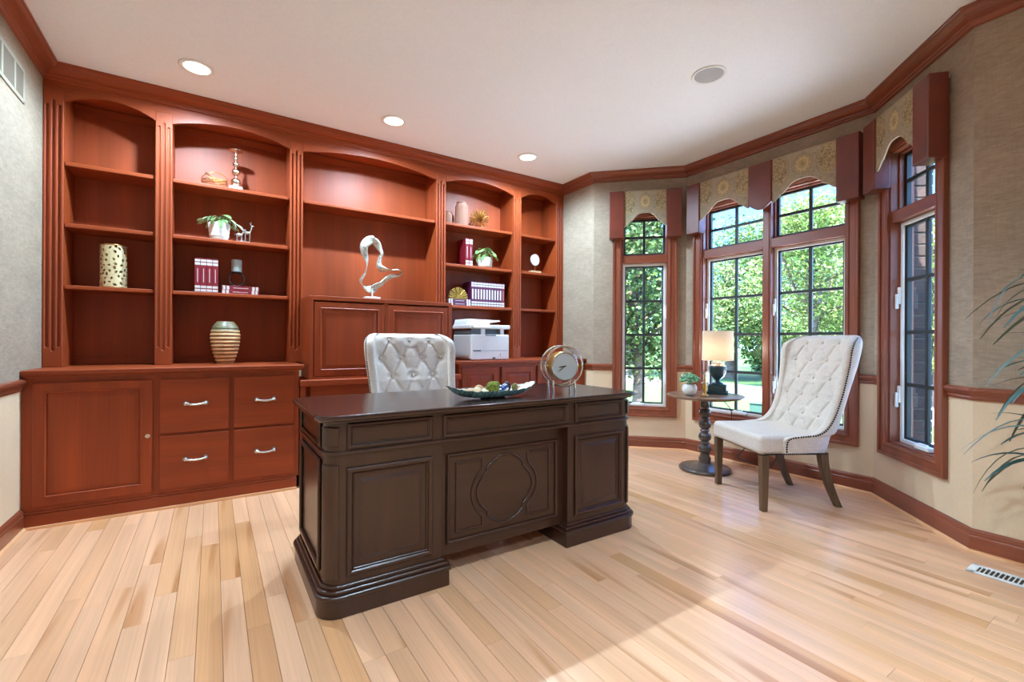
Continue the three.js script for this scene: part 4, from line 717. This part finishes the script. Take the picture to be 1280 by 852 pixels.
// ---------------------------------------------------------------- on the shelves
const SA = 2.1655, SB = 1.7805, SC = 1.3915;
{ // pierced gold lantern: a wall of small faces with the holes left out
  const R = 0.07, Hh = 0.288, n = 220, m = 160, holes = [], pos = [], q = (a, y, r) => [Math.cos(a) * r, y, Math.sin(a) * r];
  for (let t = 0; t < 3000 && holes.length < 110; t++) { const a = rnd() * 2 * PI * R, y = rr(0.012, Hh - 0.012), h = [a, y, rr(0.0052, 0.0082), rr(0.008, 0.0125), rr(-1.2, 1.2)]; if (holes.every((o) => { let d = Math.abs(o[0] - a); d = Math.min(d, 2 * PI * R - d); return Math.hypot(d, o[1] - y) > 0.0235; })) holes.push(h); }
  for (let i = 0; i < n; i++) for (let k = 0; k < m; k++) {
    const a = (i + 0.5) / n * 2 * PI * R, y = (k + 0.5) / m * Hh;
    if (holes.some((o) => { let d = a - o[0]; if (d > PI * R) d -= 2 * PI * R; if (d < -PI * R) d += 2 * PI * R; const c = Math.cos(o[4]), s = Math.sin(o[4]), e = y - o[1]; return ((d * c + e * s) / o[2]) ** 2 + ((-d * s + e * c) / o[3]) ** 2 < 1; })) continue;
    const a0 = i / n * 2 * PI, a1 = (i + 1) / n * 2 * PI, y0 = k / m * Hh, y1 = (k + 1) / m * Hh;
    for (const r of [R, R - 0.004]) { const A = q(a0, y0, r), B = q(a1, y0, r), Cc = q(a1, y1, r), D = q(a0, y1, r); pos.push(...A, ...D, ...B, ...B, ...D, ...Cc); }
  }
  const g = new THREE.BufferGeometry(); g.setAttribute('position', new THREE.Float32BufferAttribute(pos, 3)); const nn = []; for (let i = 0; i < pos.length; i += 3) { const l = Math.hypot(pos[i], pos[i + 2]); nn.push(pos[i] / l, 0, pos[i + 2] / l); } g.setAttribute('normal', new THREE.Float32BufferAttribute(nn, 3)); uvm(g);
  const t = thing('pierced_lantern', 'gold cylinder lantern pierced with irregular holes', 'lantern', [-0.5625, SC, -4.045]);
  mesh('pierced_wall', g, std({ color: '#e2cfa0', metalness: 0.35, roughness: 0.45 }), t); mesh('rim', merge([lathe([[R - 0.005, Hh - 0.006], [R + 0.001, Hh - 0.006], [R + 0.001, Hh], [R - 0.005, Hh]], 60), lathe([[0, 0.001], [R + 0.001, 0.001], [R + 0.001, 0.007], [0, 0.007]], 60)]), M.gold, t);
}
{ // wire orb
  const g = [], R = 0.083; for (const [ax, ay, sc] of [[0.9, 0.3, 1], [-0.75, 1.2, 0.96], [1.25, 2.3, 0.98], [1.5, 0.9, 0.92], [-1.2, 0.2, 0.95]]) g.push(new THREE.TorusGeometry(R * sc, 0.0031, 8, 64).scale(1, 0.92, 1).rotateX(ax).rotateY(ay));
  const geo = merge(g); geo.computeBoundingBox(); geo.translate(0, -geo.boundingBox.min.y, 0);
  single('wire_orb', 'openwork ball of gold wire rings on the top shelf', 'ornament', geo, M.gold, [0.005, SA, -4.05]);
}
{
  const g = thing('candle_holder', 'silver bead-stack candle holder with a flared dish on a white block', 'candle holder', [0.137, SA, -4.03]);
  mesh('base', rbx(-0.042, 0.042, 0.0005, 0.028, -0.042, 0.042, 0.003), M.whiteGloss, g, null, 'white stone block');
  const B = [[0.033, 0.068], [0.028, 0.143], [0.022, 0.2], [0.014, 0.242], [0.01, 0.268]];
  mesh('rod', cyl(0.005, 0.005, 0.27, 0, 0.16, 0, 12), M.silver, g);
  for (const [r, y] of B) mesh('bead', sph(r, 0, y, 0, 24, 16), std({ color: '#d8cfc2', metalness: 1, roughness: 0.12 }), g);
  mesh('dish', lathe([[0.004, 0.285], [0.02, 0.298], [0.045, 0.3], [0.047, 0.304], [0.04, 0.308], [0.01, 0.304], [0, 0.304]], 32), M.silver, g);
}
function leafGeo(L, W, curl, fold = 0.15) {                                      // pointed leaf along +z, drooping
  const n = 6, pos = [], idx = [];
  for (let i = 0; i <= n; i++) { const t = i / n, w = W / 2 * Math.sin(PI * Math.min(1, t * 0.96 + 0.04)) ** 0.75 * (1 - t * 0.25), y = -curl * t * t * L, z = L * t * (1 - curl * 0.25 * t); pos.push(-w, y + fold * w, z, 0, y, z, w, y + fold * w, z); }
  for (let i = 0; i < n; i++) { const a = i * 3; idx.push(a, a + 3, a + 1, a + 1, a + 3, a + 4, a + 1, a + 4, a + 2, a + 2, a + 4, a + 5); }
  const g = new THREE.BufferGeometry(); g.setAttribute('position', new THREE.Float32BufferAttribute(pos, 3)); g.setIndex(idx); g.computeVertexNormals(); return uvm(g.toNonIndexed(), 'z', 0, 0);
}
const leafMat = (hex, hex2, s) => phys({ map: tex(64, 64, (u, v) => { const c = new THREE.Color(hex), d = new THREE.Color(hex2), k = Math.min(1, Math.max(0, (vn(u * 9, v * 9, 9, 9, s) - 0.42) * 3)); c.convertLinearToSRGB(); d.convertLinearToSRGB(); return [255 * (c.r + (d.r - c.r) * k), 255 * (c.g + (d.g - c.g) * k), 255 * (c.b + (d.b - c.b) * k)]; }, true, 0.06, 0.06), roughness: 0.45, side: THREE.DoubleSide });
function vinePlant(label, pos, pot, mats, count, spread) {
  const g = thing('potted_plant', label, 'plant', pos);
  mesh('pot', pot, M.whiteGloss, g, null, 'white ceramic pot');
  const geos = [leafGeo(0.078, 0.058, 0.35), leafGeo(0.066, 0.046, 0.6), leafGeo(0.055, 0.04, 0.2)], stems = [];
  for (let k = 0; k < count; k++) {
    const a = k * 2.399 + rr(-0.3, 0.3), t = Math.sqrt((k + 0.5) / count), x = Math.cos(a) * spread[0] * t, z = Math.sin(a) * spread[2] * t, y = spread[1] + spread[3] * (1 - t * t) + rr(-0.01, 0.012);
    const m = mesh('leaf', geos[k % 3], mats[k % mats.length], g, [x * 0.78, y, z * 0.78]); m.rotation.order = 'YXZ'; m.rotation.set(rr(-0.2, 0.45) + t * 0.4, Math.atan2(x, z) + rr(-0.5, 0.5), rr(-0.4, 0.4));
    stems.push(tube([[0, spread[1] - 0.035, 0], [x * 0.4, y - 0.002, z * 0.4], [x * 0.78, y, z * 0.78]], 0.0016, 8, 5));
  }
  mesh('stems', merge(stems), std({ color: '#6d7f45', roughness: 0.7 }), g);
  return g;
}
const pothosA = leafMat('#5f8f4a', '#dfe8c4', 161), pothosB = leafMat('#86a968', '#e9efd6', 162), pothosC = leafMat('#4d7a3c', '#a9c27f', 163);
vinePlant('variegated trailing plant in a ribbed white pot next to silver figurine', [0.034, SB, -4.03], lathe([[0, 0.001], [0.05, 0.001], [0.056, 0.01], [0.06, 0.03], [0.063, 0.032], [0.063, 0.06], [0.066, 0.062], [0.066, 0.09], [0.07, 0.094], [0.068, 0.128], [0.06, 0.128], [0.058, 0.1], [0, 0.1]], 32), [pothosA, pothosB, pothosA, pothosC], 22, [0.135, 0.13, 0.1, 0.055]);
vinePlant('bushy yellow-green plant in a small square-shouldered white pot', [2.285, SB, -4.02], lathe([[0, 0.001], [0.06, 0.001], [0.07, 0.02], [0.074, 0.06], [0.072, 0.1], [0.066, 0.105], [0.062, 0.09], [0, 0.085]], 28), [pothosC, leafMat('#6f9a3c', '#c8d98a', 164), pothosA], 30, [0.15, 0.11, 0.1, 0.09]);
{ // pair of silver deer standing on a small oval base
  const g = thing('deer_figurine', 'small silver figurine of two standing animals', 'figurine', [0.176, SB, -3.995]); g.scale.setScalar(1.1); g.position.x = 0.185;
  mesh('base', lathe([[0, 0.0005], [0.045, 0.0005], [0.046, 0.006], [0.03, 0.01], [0, 0.01]], 28).scale(1, 1, 0.6), M.silver, g);
  const animal = (x, h, f) => merge([new THREE.SphereGeometry(0.014, 14, 10).scale(1.5, 0.95, 0.9).translate(x, h * 0.5, 0), ...[[-0.014, 0.004], [-0.012, -0.005], [0.014, 0.005], [0.012, -0.004]].map(([dx, dz]) => new THREE.CylinderGeometry(0.0036, 0.0024, h * 0.46, 8).translate(x + dx, h * 0.26, dz)), tube([[x + f * 0.014, h * 0.54, 0], [x + f * 0.022, h * 0.68, 0], [x + f * 0.024, h * 0.82, 0]], 0.006, 10, 8), new THREE.SphereGeometry(0.008, 10, 8).scale(1.5, 0.9, 0.8).translate(x + f * 0.029, h * 0.86, 0), tube([[x + f * 0.024, h * 0.88, 0.002], [x + f * 0.018, h * 0.97, 0.006], [x + f * 0.022, h * 1.06, 0.008]], 0.0018, 8, 5), tube([[x + f * 0.024, h * 0.88, -0.002], [x + f * 0.016, h * 0.95, -0.006], [x + f * 0.012, h * 1.02, -0.008]], 0.0018, 8, 5), tube([[x - f * 0.02, h * 0.54, 0], [x - f * 0.027, h * 0.5, 0], [x - f * 0.028, h * 0.44, 0]], 0.0024, 8, 5)]);
  mesh('small_animal', animal(-0.022, 0.1, 1), M.silver, g); mesh('tall_animal', animal(0.026, 0.135, 1).translate(0, 0.002, 0), M.silver, g);
}
const redCover = std({ color: '#7d1626', roughness: 0.45 }), pages = std({ color: '#cfc3a6', roughness: 0.9 }), bandMat = std({ color: '#d9d2cc', roughness: 0.4, metalness: 0.25 }), navyCover = std({ color: '#5b1a44', roughness: 0.45 });
function makeBook(w, h, d, cover, tw = 0.06) {                                              // stands on y = 0, spine towards +z
  const g = new THREE.Group();
  const c = merge([rbx(-w / 2, -w / 2 + 0.0025, 0, h, -d, 0, 0.001), rbx(w / 2 - 0.0025, w / 2, 0, h, -d, 0, 0.001), rbx(-w / 2, w / 2, 0, h, -0.003, 0.002, 0.0024)]);
  mesh('cover', c, cover, g); mesh('page_block', bx(-w / 2 + 0.0026, w / 2 - 0.0026, 0.004, h - 0.004, -d + 0.005, -0.0035), pages, g);
  mesh('spine_bands', merge([[0.03, 0.1], [0.13, 0.2], [0.8, 0.875], [0.9, 0.965]].map(([a, b]) => rbx(-w / 2 + 0.0008, w / 2 - 0.0008, h * a, h * b, 0.0012, 0.0028, 0.0006)).concat([rbx(-w * tw, w * tw, h * 0.3, h * 0.7, 0.0012, 0.0024, 0.0003)])), bandMat, g, null, 'pale silver bands and title strip on the spine');
  return g;
}
function book(proto, label, group, pos, rot = [0, 0, 0]) { const b = proto.clone(); b.name = numbered('book'); b.position.set(...pos); b.rotation.set(...rot); b.userData = { label, category: 'book', group }; scene.add(b); return b; }
const bookA = makeBook(0.0345, 0.247, 0.17, redCover), bookB = makeBook(0.037, 0.27, 0.18, redCover), bookC = makeBook(0.0305, 0.243, 0.17, navyCover, 0.26), bookD = makeBook(0.0305, 0.243, 0.17, redCover), bookE = makeBook(0.03, 0.245, 0.16, redCover), bookF = makeBook(0.0305, 0.247, 0.16, navyCover);
for (let k = 0; k < 4; k++) book(bookA, 'red book with silver spine bands standing beside the candle on the shelf', 'four red books in the left bay', [-0.096 + k * 0.0358, SC, -4.0]);
book(bookE, 'lower red book lying flat beneath the candle ring', null, [0.047, SC + 0.0155, -4.0], [0, 0, -PI / 2]);
book(bookE, 'upper red book lying flat beneath the candle ring', null, [0.05, SC + 0.0462, -4.0], [0, 0.02, -PI / 2]);
for (let k = 0; k < 2; k++) book(bookB, 'tall red book with silver bands left of the bushy plant', 'two tall red books in the right bay', [2.068 + k * 0.041, SB, -3.99]);
for (let k = 0; k < 12; k++) book(k === 11 ? bookD : bookC, k === 11 ? 'red end volume of the long row above the printer' : 'plum book with pale spine bands in the long row above the printer', k === 11 ? null : 'long row of books above the printer', [2.128 + k * 0.0318, SC, -3.985]);
book(bookF, 'plum book lying flat on the shelf under another plum book', null, [1.862, SC + 0.0157, -3.98], [0, 0, -PI / 2]);
book(bookF, 'plum book lying flat directly below the gold fan ornament', null, [1.86, SC + 0.0466, -3.98], [0, 0, -PI / 2]);
{ // candle on a ring stand
  const y0 = SC + 0.0625, g = thing('candle_ring_stand', 'black ring stand carrying a pale blue pillar candle on stacked books', 'candle holder', [0.147, y0, -4.06]);
  mesh('ring', new THREE.TorusGeometry(0.05, 0.0045, 8, 48).translate(0, 0.054, 0), M.black, g);
  mesh('plate', merge([cyl(0.038, 0.034, 0.006, 0, 0.107, 0, 28), rbx(-0.022, 0.022, 0.0003, 0.006, -0.025, 0.025, 0.002)]), M.black, g);
  const c = thing('pillar_candle', 'pale blue pillar candle in a clear sleeve on the ring stand', 'candle', [0.147, y0 + 0.1105, -4.06]);
  mesh('wax', lathe([[0, 0.0005], [0.034, 0.0005], [0.0345, 0.088], [0.03, 0.091], [0, 0.088]], 32), phys({ color: '#b9cdd1', roughness: 0.5 }), c); mesh('wick', cyl(0.0012, 0.0012, 0.012, 0, 0.094, 0, 6), M.black, c);
}
{
  const pts = [[0, 0.001], [0.052, 0.001], [0.056, 0.006]]; const prof = smoothT([[0, 0.05], [0.04, 0.066], [0.1, 0.083], [0.17, 0.093], [0.22, 0.0925], [0.265, 0.082], [0.29, 0.066], [0.31, 0.05]]);
  for (let k = 0; k <= 96; k++) { const y = 0.006 + k / 96 * 0.255; pts.push([prof(y) + 0.0022 * Math.cos(y * 2 * PI / 0.0265), y]); }
  const band = tex(64, 512, (u, v) => { const y = v * 0.32, s = 0.5 + 0.5 * Math.cos(y * 2 * PI / 0.0265), n = vn(u * 20, v * 90, 20, 90, 171); return y > 0.24 ? [96 + n * 40, 90 + n * 34, 68 + n * 20] : [132 + s * 92 + n * 30, 98 + s * 88 + n * 26, 60 + s * 76 + n * 20]; }, true, 1, 0.32);
  const g = thing('ribbed_vase', 'tan and brown ribbed ceramic vase with a dark olive neck', 'vase', [0.075, WT, -3.98]);
  for (let k = 1; k <= 12; k++) { const y = 0.261 + k / 12 * 0.047; pts.push([prof(y), y]); } pts.push([0.044, 0.308], [0.042, 0.29], [0, 0.28]);
  const geo = lathe(pts, 48), p = geo.attributes.position, uv = geo.attributes.uv; for (let i = 0; i < p.count; i++) uv.setY(i, p.getY(i));
  mesh('vase_body', geo, phys({ map: band, roughness: 0.4, clearcoat: 0.3 }), g);
}
{ // looped ribbon sculpture
  const g = thing('ribbon_sculpture', 'looping silver-white ribbon sculpture on a white base', 'sculpture', [1.055, 1.3785, -3.665]);
  const k = 0.00067, pts = [[250, 72], [190, 92], [145, 150], [148, 220], [178, 310], [184, 390], [165, 470], [128, 545], [150, 610], [215, 640], [265, 640], [315, 600], [350, 585], [400, 530], [470, 478], [555, 462], [590, 430], [560, 392], [500, 398], [430, 408], [375, 395], [345, 355], [347, 300], [360, 240], [372, 205], [340, 150], [300, 102]];
  const cv = new THREE.CatmullRomCurve3(pts.map(([x, y], i) => V3((x - 250) * k, (765 - y) * k, 0.025 * Math.sin(i / 27 * 4 * PI + 0.6))), true, 'centripetal'), n = 200, pos = [], idx = [];
  const fr = cv.computeFrenetFrames(n, true);
  for (let i = 0; i <= n; i++) {
    const t = i / n, P = cv.getPointAt(t), T = cv.getTangentAt(t), side = new THREE.Vector3().crossVectors(T, V3(0, 0, 1)).normalize(), ang = 0.9 + 1.15 * Math.sin(t * 2 * PI * 2.5 + 0.3), w = 0.027 + 0.009 * Math.sin(t * 2 * PI * 3 + 1);
    const B = V3(0, 0, 1).multiplyScalar(Math.cos(ang)).addScaledVector(side, Math.sin(ang)), N = new THREE.Vector3().crossVectors(T, B).normalize();
    for (const [a, b] of [[-1, 0.15], [-0.5, 1], [0.5, 1], [1, 0.15], [0.5, -1], [-0.5, -1]]) { const q = P.clone().addScaledVector(B, w * a).addScaledVector(N, 0.0032 * b); pos.push(q.x, q.y, q.z); }
  }
  for (let i = 0; i < n; i++) for (let j = 0; j < 6; j++) { const a = i * 6 + j, b = i * 6 + (j + 1) % 6; idx.push(a, b, a + 6, b, b + 6, a + 6); }
  const geo = new THREE.BufferGeometry(); geo.setAttribute('position', new THREE.Float32BufferAttribute(pos, 3)); geo.setIndex(idx); geo.computeVertexNormals();
  mesh('ribbon', uvm(geo, 'y'), std({ color: '#e3ddcf', metalness: 0.45, roughness: 0.35, map: tex(128, 128, (u, v) => 0.72 + 0.4 * vn(u * 24, v * 24, 24, 24, 181), true, 0.2, 0.2) }), g);
  mesh('post', cyl(0.005, 0.005, 0.075, 0.002, 0.05, 0, 12), M.whiteGloss, g); mesh('base', rbx(-0.058, 0.058, 0.0005, 0.018, -0.035, 0.035, 0.003), M.whiteGloss, g);
}
const pinkGlass = phys({ color: '#c99a86', roughness: 0.08, transmission: 0.55, thickness: 0, ior: 1.4 });
{
  const jar = (label, x, z, r, h) => { const g = thing('glass_jar', label, 'jar', [x, SA, z]); mesh('jar_body', lathe([[0, 0.001], [r * 0.95, 0.001], [r, 0.01], [r, h * 0.8], [r * 0.93, h * 0.87], [r * 0.72, h * 0.91], [r * 0.7, h * 0.95], [r * 0.78, h * 0.96], [r * 0.78, h], [r * 0.7, h], [r * 0.64, h * 0.92], [r * 0.9, h * 0.84], [r * 0.96, h * 0.78], [r * 0.96, 0.014], [0, 0.012]], 40), pinkGlass, g); };
  jar('tall dusty-pink glass jar beside the gold starburst', 2.035, -4.05, 0.066, 0.24); jar('shorter dusty-pink glass jar half hidden by the pilaster', 1.9, -4.1, 0.055, 0.14);
  const spikes = [], core = V3(0, 0.1035, 0);
  for (let k = 0; k < 130; k++) { const y = 1 - 2 * (k + 0.5) / 130, a = k * 2.39996, r = Math.sqrt(1 - y * y), d = V3(Math.cos(a) * r, y, Math.sin(a) * r), q = new THREE.Quaternion().setFromUnitVectors(V3(0, 1, 0), d), L = 0.1; spikes.push(new THREE.CylinderGeometry(0.0032, 0.0022, L, 5).translate(0, L / 2, 0).applyQuaternion(q).translate(core.x, core.y, core.z)); }
  const g = thing('starburst_ball', 'gold spiky starburst ball on the top shelf', 'ornament', [2.225, SA, -4.035]); mesh('core', sph(0.016, 0, 0.1035, 0), M.gold, g); const m = mesh('spikes', merge(spikes), M.gold, g); m.userData.kind = 'stuff';
  const f = thing('fan_ornament', 'antique gold half-round fan ornament on two plum books', 'ornament', [1.975, SC + 0.0632, -4.0]), fm = std({ color: '#b8924a', metalness: 0.9, roughness: 0.4 });
  for (let k = 0; k < 13; k++) { const a = PI * (k + 0.5) / 13; mesh('ray', ext(new THREE.Shape([V2(-0.0028, 0.024), V2(0.0028, 0.024), V2(0.0085, 0.1), V2(-0.0085, 0.1)]), 0.024, 0.002).translate(0, 0, -0.012).rotateZ(a - PI / 2).translate(0, 0.012, (k % 2) * 0.005), fm, f); }
  mesh('hub', new THREE.CylinderGeometry(0.026, 0.026, 0.04, 24, 1, false, -PI / 2, PI).rotateX(-PI / 2).translate(0, 0.012, 0), fm, f);
  mesh('base', rbx(-0.1, 0.1, 0.0005, 0.007, -0.022, 0.022, 0.002), fm, f);
  const d = thing('stone_disc', 'white stone disc on a thin rod and wooden block', 'ornament', [2.916, SB - 0.004, -4.04]);
  mesh('disc', new THREE.CylinderGeometry(0.057, 0.057, 0.012, 40).rotateX(PI / 2).scale(1, 1.08, 1).translate(0, 0.155, 0), std({ color: '#d9d2cb', roughness: 0.5 }), d); mesh('rod', cyl(0.003, 0.003, 0.08, 0, 0.065, 0, 10), M.gold, d); mesh('block', rbx(-0.066, 0.066, 0.0055, 0.034, -0.028, 0.028, 0.003), std({ color: '#d3ae85', roughness: 0.5 }), d);
}

// ---------------------------------------------------------------- long-leaved plant by the right wall
{
  const g = thing('dracaena', 'tall potted plant with long narrow blue-green leaves by the right wall', 'plant', [2.74, 0, -0.27]);
  mesh('pot', lathe([[0, 0.001], [0.1, 0.001], [0.12, 0.02], [0.15, 0.26], [0.155, 0.28], [0.143, 0.28], [0.135, 0.25], [0, 0.25]], 40), std({ color: '#6b5445', roughness: 0.6 }), g);
  mesh('soil', cyl(0.136, 0.136, 0.004, 0, 0.252, 0), M.subfloor, g);
  const geos = [[0.36, 0.032, 0.75], [0.42, 0.03, 1.1], [0.3, 0.03, 0.5], [0.46, 0.028, 0.85]].map(([L, W, c]) => { const n = 9, pos = [], idx = []; for (let i = 0; i <= n; i++) { const t = i / n, w = W / 2 * (t < 0.12 ? 0.5 + t * 4.2 : 1) * Math.sqrt(1 - t * 0.98), a = c * 1.5 * t, y = L * (Math.sin(0.9 - a) - 0) * t * 0.62, z = L * t * (1 - 0.25 * c * t); pos.push(-w, y + 0.25 * w, z, 0, y, z, w, y + 0.25 * w, z); } for (let i = 0; i < n; i++) { const a = i * 3; idx.push(a, a + 3, a + 1, a + 1, a + 3, a + 4, a + 1, a + 4, a + 2, a + 2, a + 4, a + 5); } const q = new THREE.BufferGeometry(); q.setAttribute('position', new THREE.Float32BufferAttribute(pos, 3)); q.setIndex(idx); q.computeVertexNormals(); return uvm(q.toNonIndexed(), 'z', 0, 0); });
  const mats = ['#2c4a42', '#3d5f5c', '#21392d', '#62766c'].map((c) => phys({ color: c, roughness: 0.4, side: THREE.DoubleSide }));
  for (const [x, z, h, n] of [[0.0, 0.0, 1.3, 34], [-0.05, 0.03, 1.0, 34], [0.05, -0.02, 0.68, 34]]) {
    mesh('cane', tube([[x * 0.5, 0.25, z * 0.5], [x * 0.9, h * 0.6, z], [x, h, z]], 0.009, 12, 8), std({ color: '#7a6650', roughness: 0.9 }), g);
    for (let k = 0; k < n; k++) { const m = mesh('leaf', geos[k % 4], mats[(k * 7) % 4], g, [x, h - 0.16 + k / n * 0.18, z]); m.rotation.order = 'YXZ'; m.rotation.set(rr(-0.35, 0.3), k * 2.4 + rr(-0.2, 0.2), rr(-0.3, 0.3)); }
  }
}

// ---------------------------------------------------------------- outside
const GY = -0.35;
{
  const lawn = structure('ground_lawn', 'sunlit mown lawn outside the bay windows', 'lawn');
  mesh('lawn_ground', new THREE.PlaneGeometry(90, 90).rotateX(-PI / 2).translate(25, GY, -10), std({ map: (() => { const t = tex(512, 512, (u, v) => { const a = vn(u * 200, v * 200, 200, 200, 191), b = vn(u * 24, v * 24, 24, 24, 192), k = 0.7 + a * 0.45 + b * 0.25; return [54 * k, 84 * k, 22 * k]; }, true, 1, 1); t.repeat.set(30, 30); return t; })(), roughness: 1 }), lawn);
  const drive = structure('ground_driveway', 'pale concrete driveway crossing the lawn', 'driveway');
  mesh('paving', uvm(up(new THREE.ExtrudeGeometry(new THREE.Shape([V2(10.0, 2.6), V2(14.6, 2.6), V2(14.3, 14), V2(12.4, 14)]), { depth: 0.02, bevelEnabled: false })).translate(0, GY + 0.002, 0), 'x'), std({ color: '#7d7972', roughness: 0.9 }), drive);
  const walk = structure('ground_walk', 'pale concrete front walk outside the bay', 'walk');
  mesh('walk_slab', uvm(up(new THREE.ExtrudeGeometry(new THREE.Shape([V2(4.5, -1.5), V2(8.3, -1.5), V2(8.3, 3.8), V2(6.6, 4.9), V2(4.5, 3.4)]), { depth: 0.03, bevelEnabled: false })).translate(0, GY + 0.001, 0), 'x'), std({ color: '#dcd8d0', roughness: 0.9 }), walk);
  const u = thing('utility_box', 'dark green utility box on the lawn outside', 'utility box', [9.0, GY, -4.95], 0.3);
  mesh('cabinet', rbx(-0.16, 0.16, 0.001, 0.2, -0.12, 0.12, 0.02), std({ color: '#2f4a3a', roughness: 0.7 }), u); mesh('cap', rbx(-0.175, 0.175, 0.2, 0.225, -0.135, 0.135, 0.01), std({ color: '#34503f', roughness: 0.7 }), u);
}
const leafQuad = (() => { const g = leafGeo(1, 0.62, 0.35, 0.3); return g; })();
const barkMat = std({ map: woodTex([92, 78, 66], 0.5, 0.4, 0.4, 0.8, 200), roughness: 0.95 });
function tree(name, label, x, z, trunk, h, crown, n, size, hues, group) {           // crown: [cx, cy, cz, rx, ry, rz] blobs, relative
  const g = thing(name, label, name.includes('shrub') ? 'shrub' : 'tree', [x, GY, z], 0, group);
  if (trunk) {
    mesh('trunk', tube([[0, -0.05, 0], [0.05, h * 0.35, 0.03], [-0.04, h * 0.7, -0.02], [0.02, h, 0]], trunk, 20, 9), barkMat, g);
    for (let k = 0; k < 7; k++) { const b = crown[k % crown.length], a = k * 2.4, y = h * (0.35 + 0.09 * k); mesh('branch', tube([[0, y, 0], [(b[0] + Math.cos(a) * b[3] * 0.4) * 0.5, y + 0.35, (b[2] + Math.sin(a) * b[5] * 0.4) * 0.5], [b[0] + Math.cos(a) * b[3] * 0.7, b[1] + b[4] * 0.2, b[2] + Math.sin(a) * b[5] * 0.7]], trunk * 0.32, 14, 6), barkMat, g); }
  }
  const mat = phys({ color: '#ffffff', roughness: 0.65, specularIntensity: 0.35, transmission: 0.35, thickness: 0, side: THREE.DoubleSide });
  const im = new THREE.InstancedMesh(leafQuad, mat, n), m = new THREE.Matrix4(), q = new THREE.Quaternion(), e = new THREE.Euler(), col = new THREE.Color();
  for (let i = 0; i < n; i++) {
    const b = crown[Math.floor(rnd() * crown.length)], a = rnd() * 2 * PI, c = rr(-1, 1), s = Math.sqrt(1 - c * c), r = 0.35 + 0.65 * Math.cbrt(rnd());
    // leaves sit in twigs: pull each towards one of many twig points
    const tw = Math.floor(rnd() * 90), ta = hash(tw, 1, 7) * 2 * PI, tc = hash(tw, 2, 7) * 2 - 1, ts = Math.sqrt(1 - tc * tc), tr = 0.55 + 0.45 * hash(tw, 3, 7), mix = 0.62;
    const px = b[0] + b[3] * ((1 - mix) * r * s * Math.cos(a) + mix * tr * ts * Math.cos(ta)), py = b[1] + b[4] * ((1 - mix) * r * c + mix * tr * tc), pz = b[2] + b[5] * ((1 - mix) * r * s * Math.sin(a) + mix * tr * ts * Math.sin(ta));
    e.set(rr(-1.2, 1.2), rnd() * 2 * PI, rr(-1, 1)); q.setFromEuler(e); const sz = size * rr(0.6, 1.3);
    m.compose(V3(px, Math.max(0.05, py), pz), q, V3(sz, sz, sz)); im.setMatrixAt(i, m);
    col.setHSL(hues[0] + rr(-0.025, 0.025), hues[1] + rr(-0.08, 0.08), hues[2] * rr(0.5, 1.6)); im.setColorAt(i, col);
  }
  im.name = 'foliage'; im.userData.kind = 'stuff'; g.add(im); return g;
}
tree('leafy_tree', 'dense dark-leaved tree close outside the narrow window by the bookcase', 5.5, -4.95, 0.09, 2.6, [[0, 2.6, 0, 1.3, 1.1, 1.3], [0.5, 1.5, 0.2, 1.2, 0.9, 1.1], [-0.5, 1.6, -0.4, 0.9, 0.9, 0.9], [0.3, 3.6, 0, 1.2, 0.9, 1.2]], 12000, 0.09, [0.25, 0.6, 0.085], null);
tree('leafy_tree', 'broad sunlit tree behind the table lamp beyond the driveway', 17.2, -10.6, 0.2, 4.5, [[0, 3.4, 0, 3.0, 2.0, 2.6], [-1.5, 2.3, 0.8, 2.2, 1.6, 2.0], [1.6, 5.2, 0, 2.4, 2.0, 2.4], [0.5, 1.6, 1.5, 2.2, 1.2, 2.0]], 32000, 0.12, [0.24, 0.58, 0.125], null);
tree('leafy_tree', 'airy yellow-green tree seen through the right half of the double window', 14.2, -6.3, 0.13, 4.6, [[0, 3.4, 0, 2.2, 1.6, 2.2], [1.0, 2.2, 0.6, 2.0, 1.3, 2.0], [-0.8, 4.6, 0.2, 1.4, 1.1, 1.4]], 11000, 0.105, [0.22, 0.6, 0.165], null);
tree('leafy_tree', 'tall far tree closing the view behind the armchair', 24, -10.5, 0.3, 6, [[0, 4, 0, 4, 2.6, 4], [-2.5, 2.4, 2, 3, 1.8, 3], [2.5, 3, 3, 3.4, 2.2, 3], [0, 6.6, 0, 3, 2, 3]], 26000, 0.17, [0.24, 0.55, 0.135], null);
tree('leafy_tree', 'bright green tree in the strip beside the brick reveal', 13.2, -3.4, 0.12, 3.6, [[0, 3.2, 0, 1.6, 1.6, 1.6], [0.3, 1.6, 0.2, 1.5, 1.2, 1.5]], 8000, 0.12, [0.21, 0.64, 0.2], null);
tree('leafy_tree', 'distant tree left of the broad sunlit tree', 14.5, -13.5, 0.2, 4.5, [[0, 3.2, 0, 2.8, 2.2, 2.8], [0, 5.4, 0, 2.2, 1.6, 2.2]], 12000, 0.15, [0.24, 0.6, 0.15], null);
tree('clipped_shrub', 'low rounded shrub at the far edge of the lawn', 18.8, -9.6, 0, 0, [[0, 0.7, 0, 1.6, 0.8, 1.3]], 4000, 0.12, [0.29, 0.4, 0.13], 'shrubs along the far lawn edge');
tree('clipped_shrub', 'low rounded shrub at the far edge of the lawn', 20.5, -7.4, 0, 0, [[0, 0.8, 0, 1.8, 0.9, 1.5]], 4400, 0.12, [0.29, 0.4, 0.13], 'shrubs along the far lawn edge');

scene.traverse((o) => { if (o.isMesh || o.isLight) { o.castShadow = true; o.receiveShadow = true; } });
renderer.render(scene, camera);
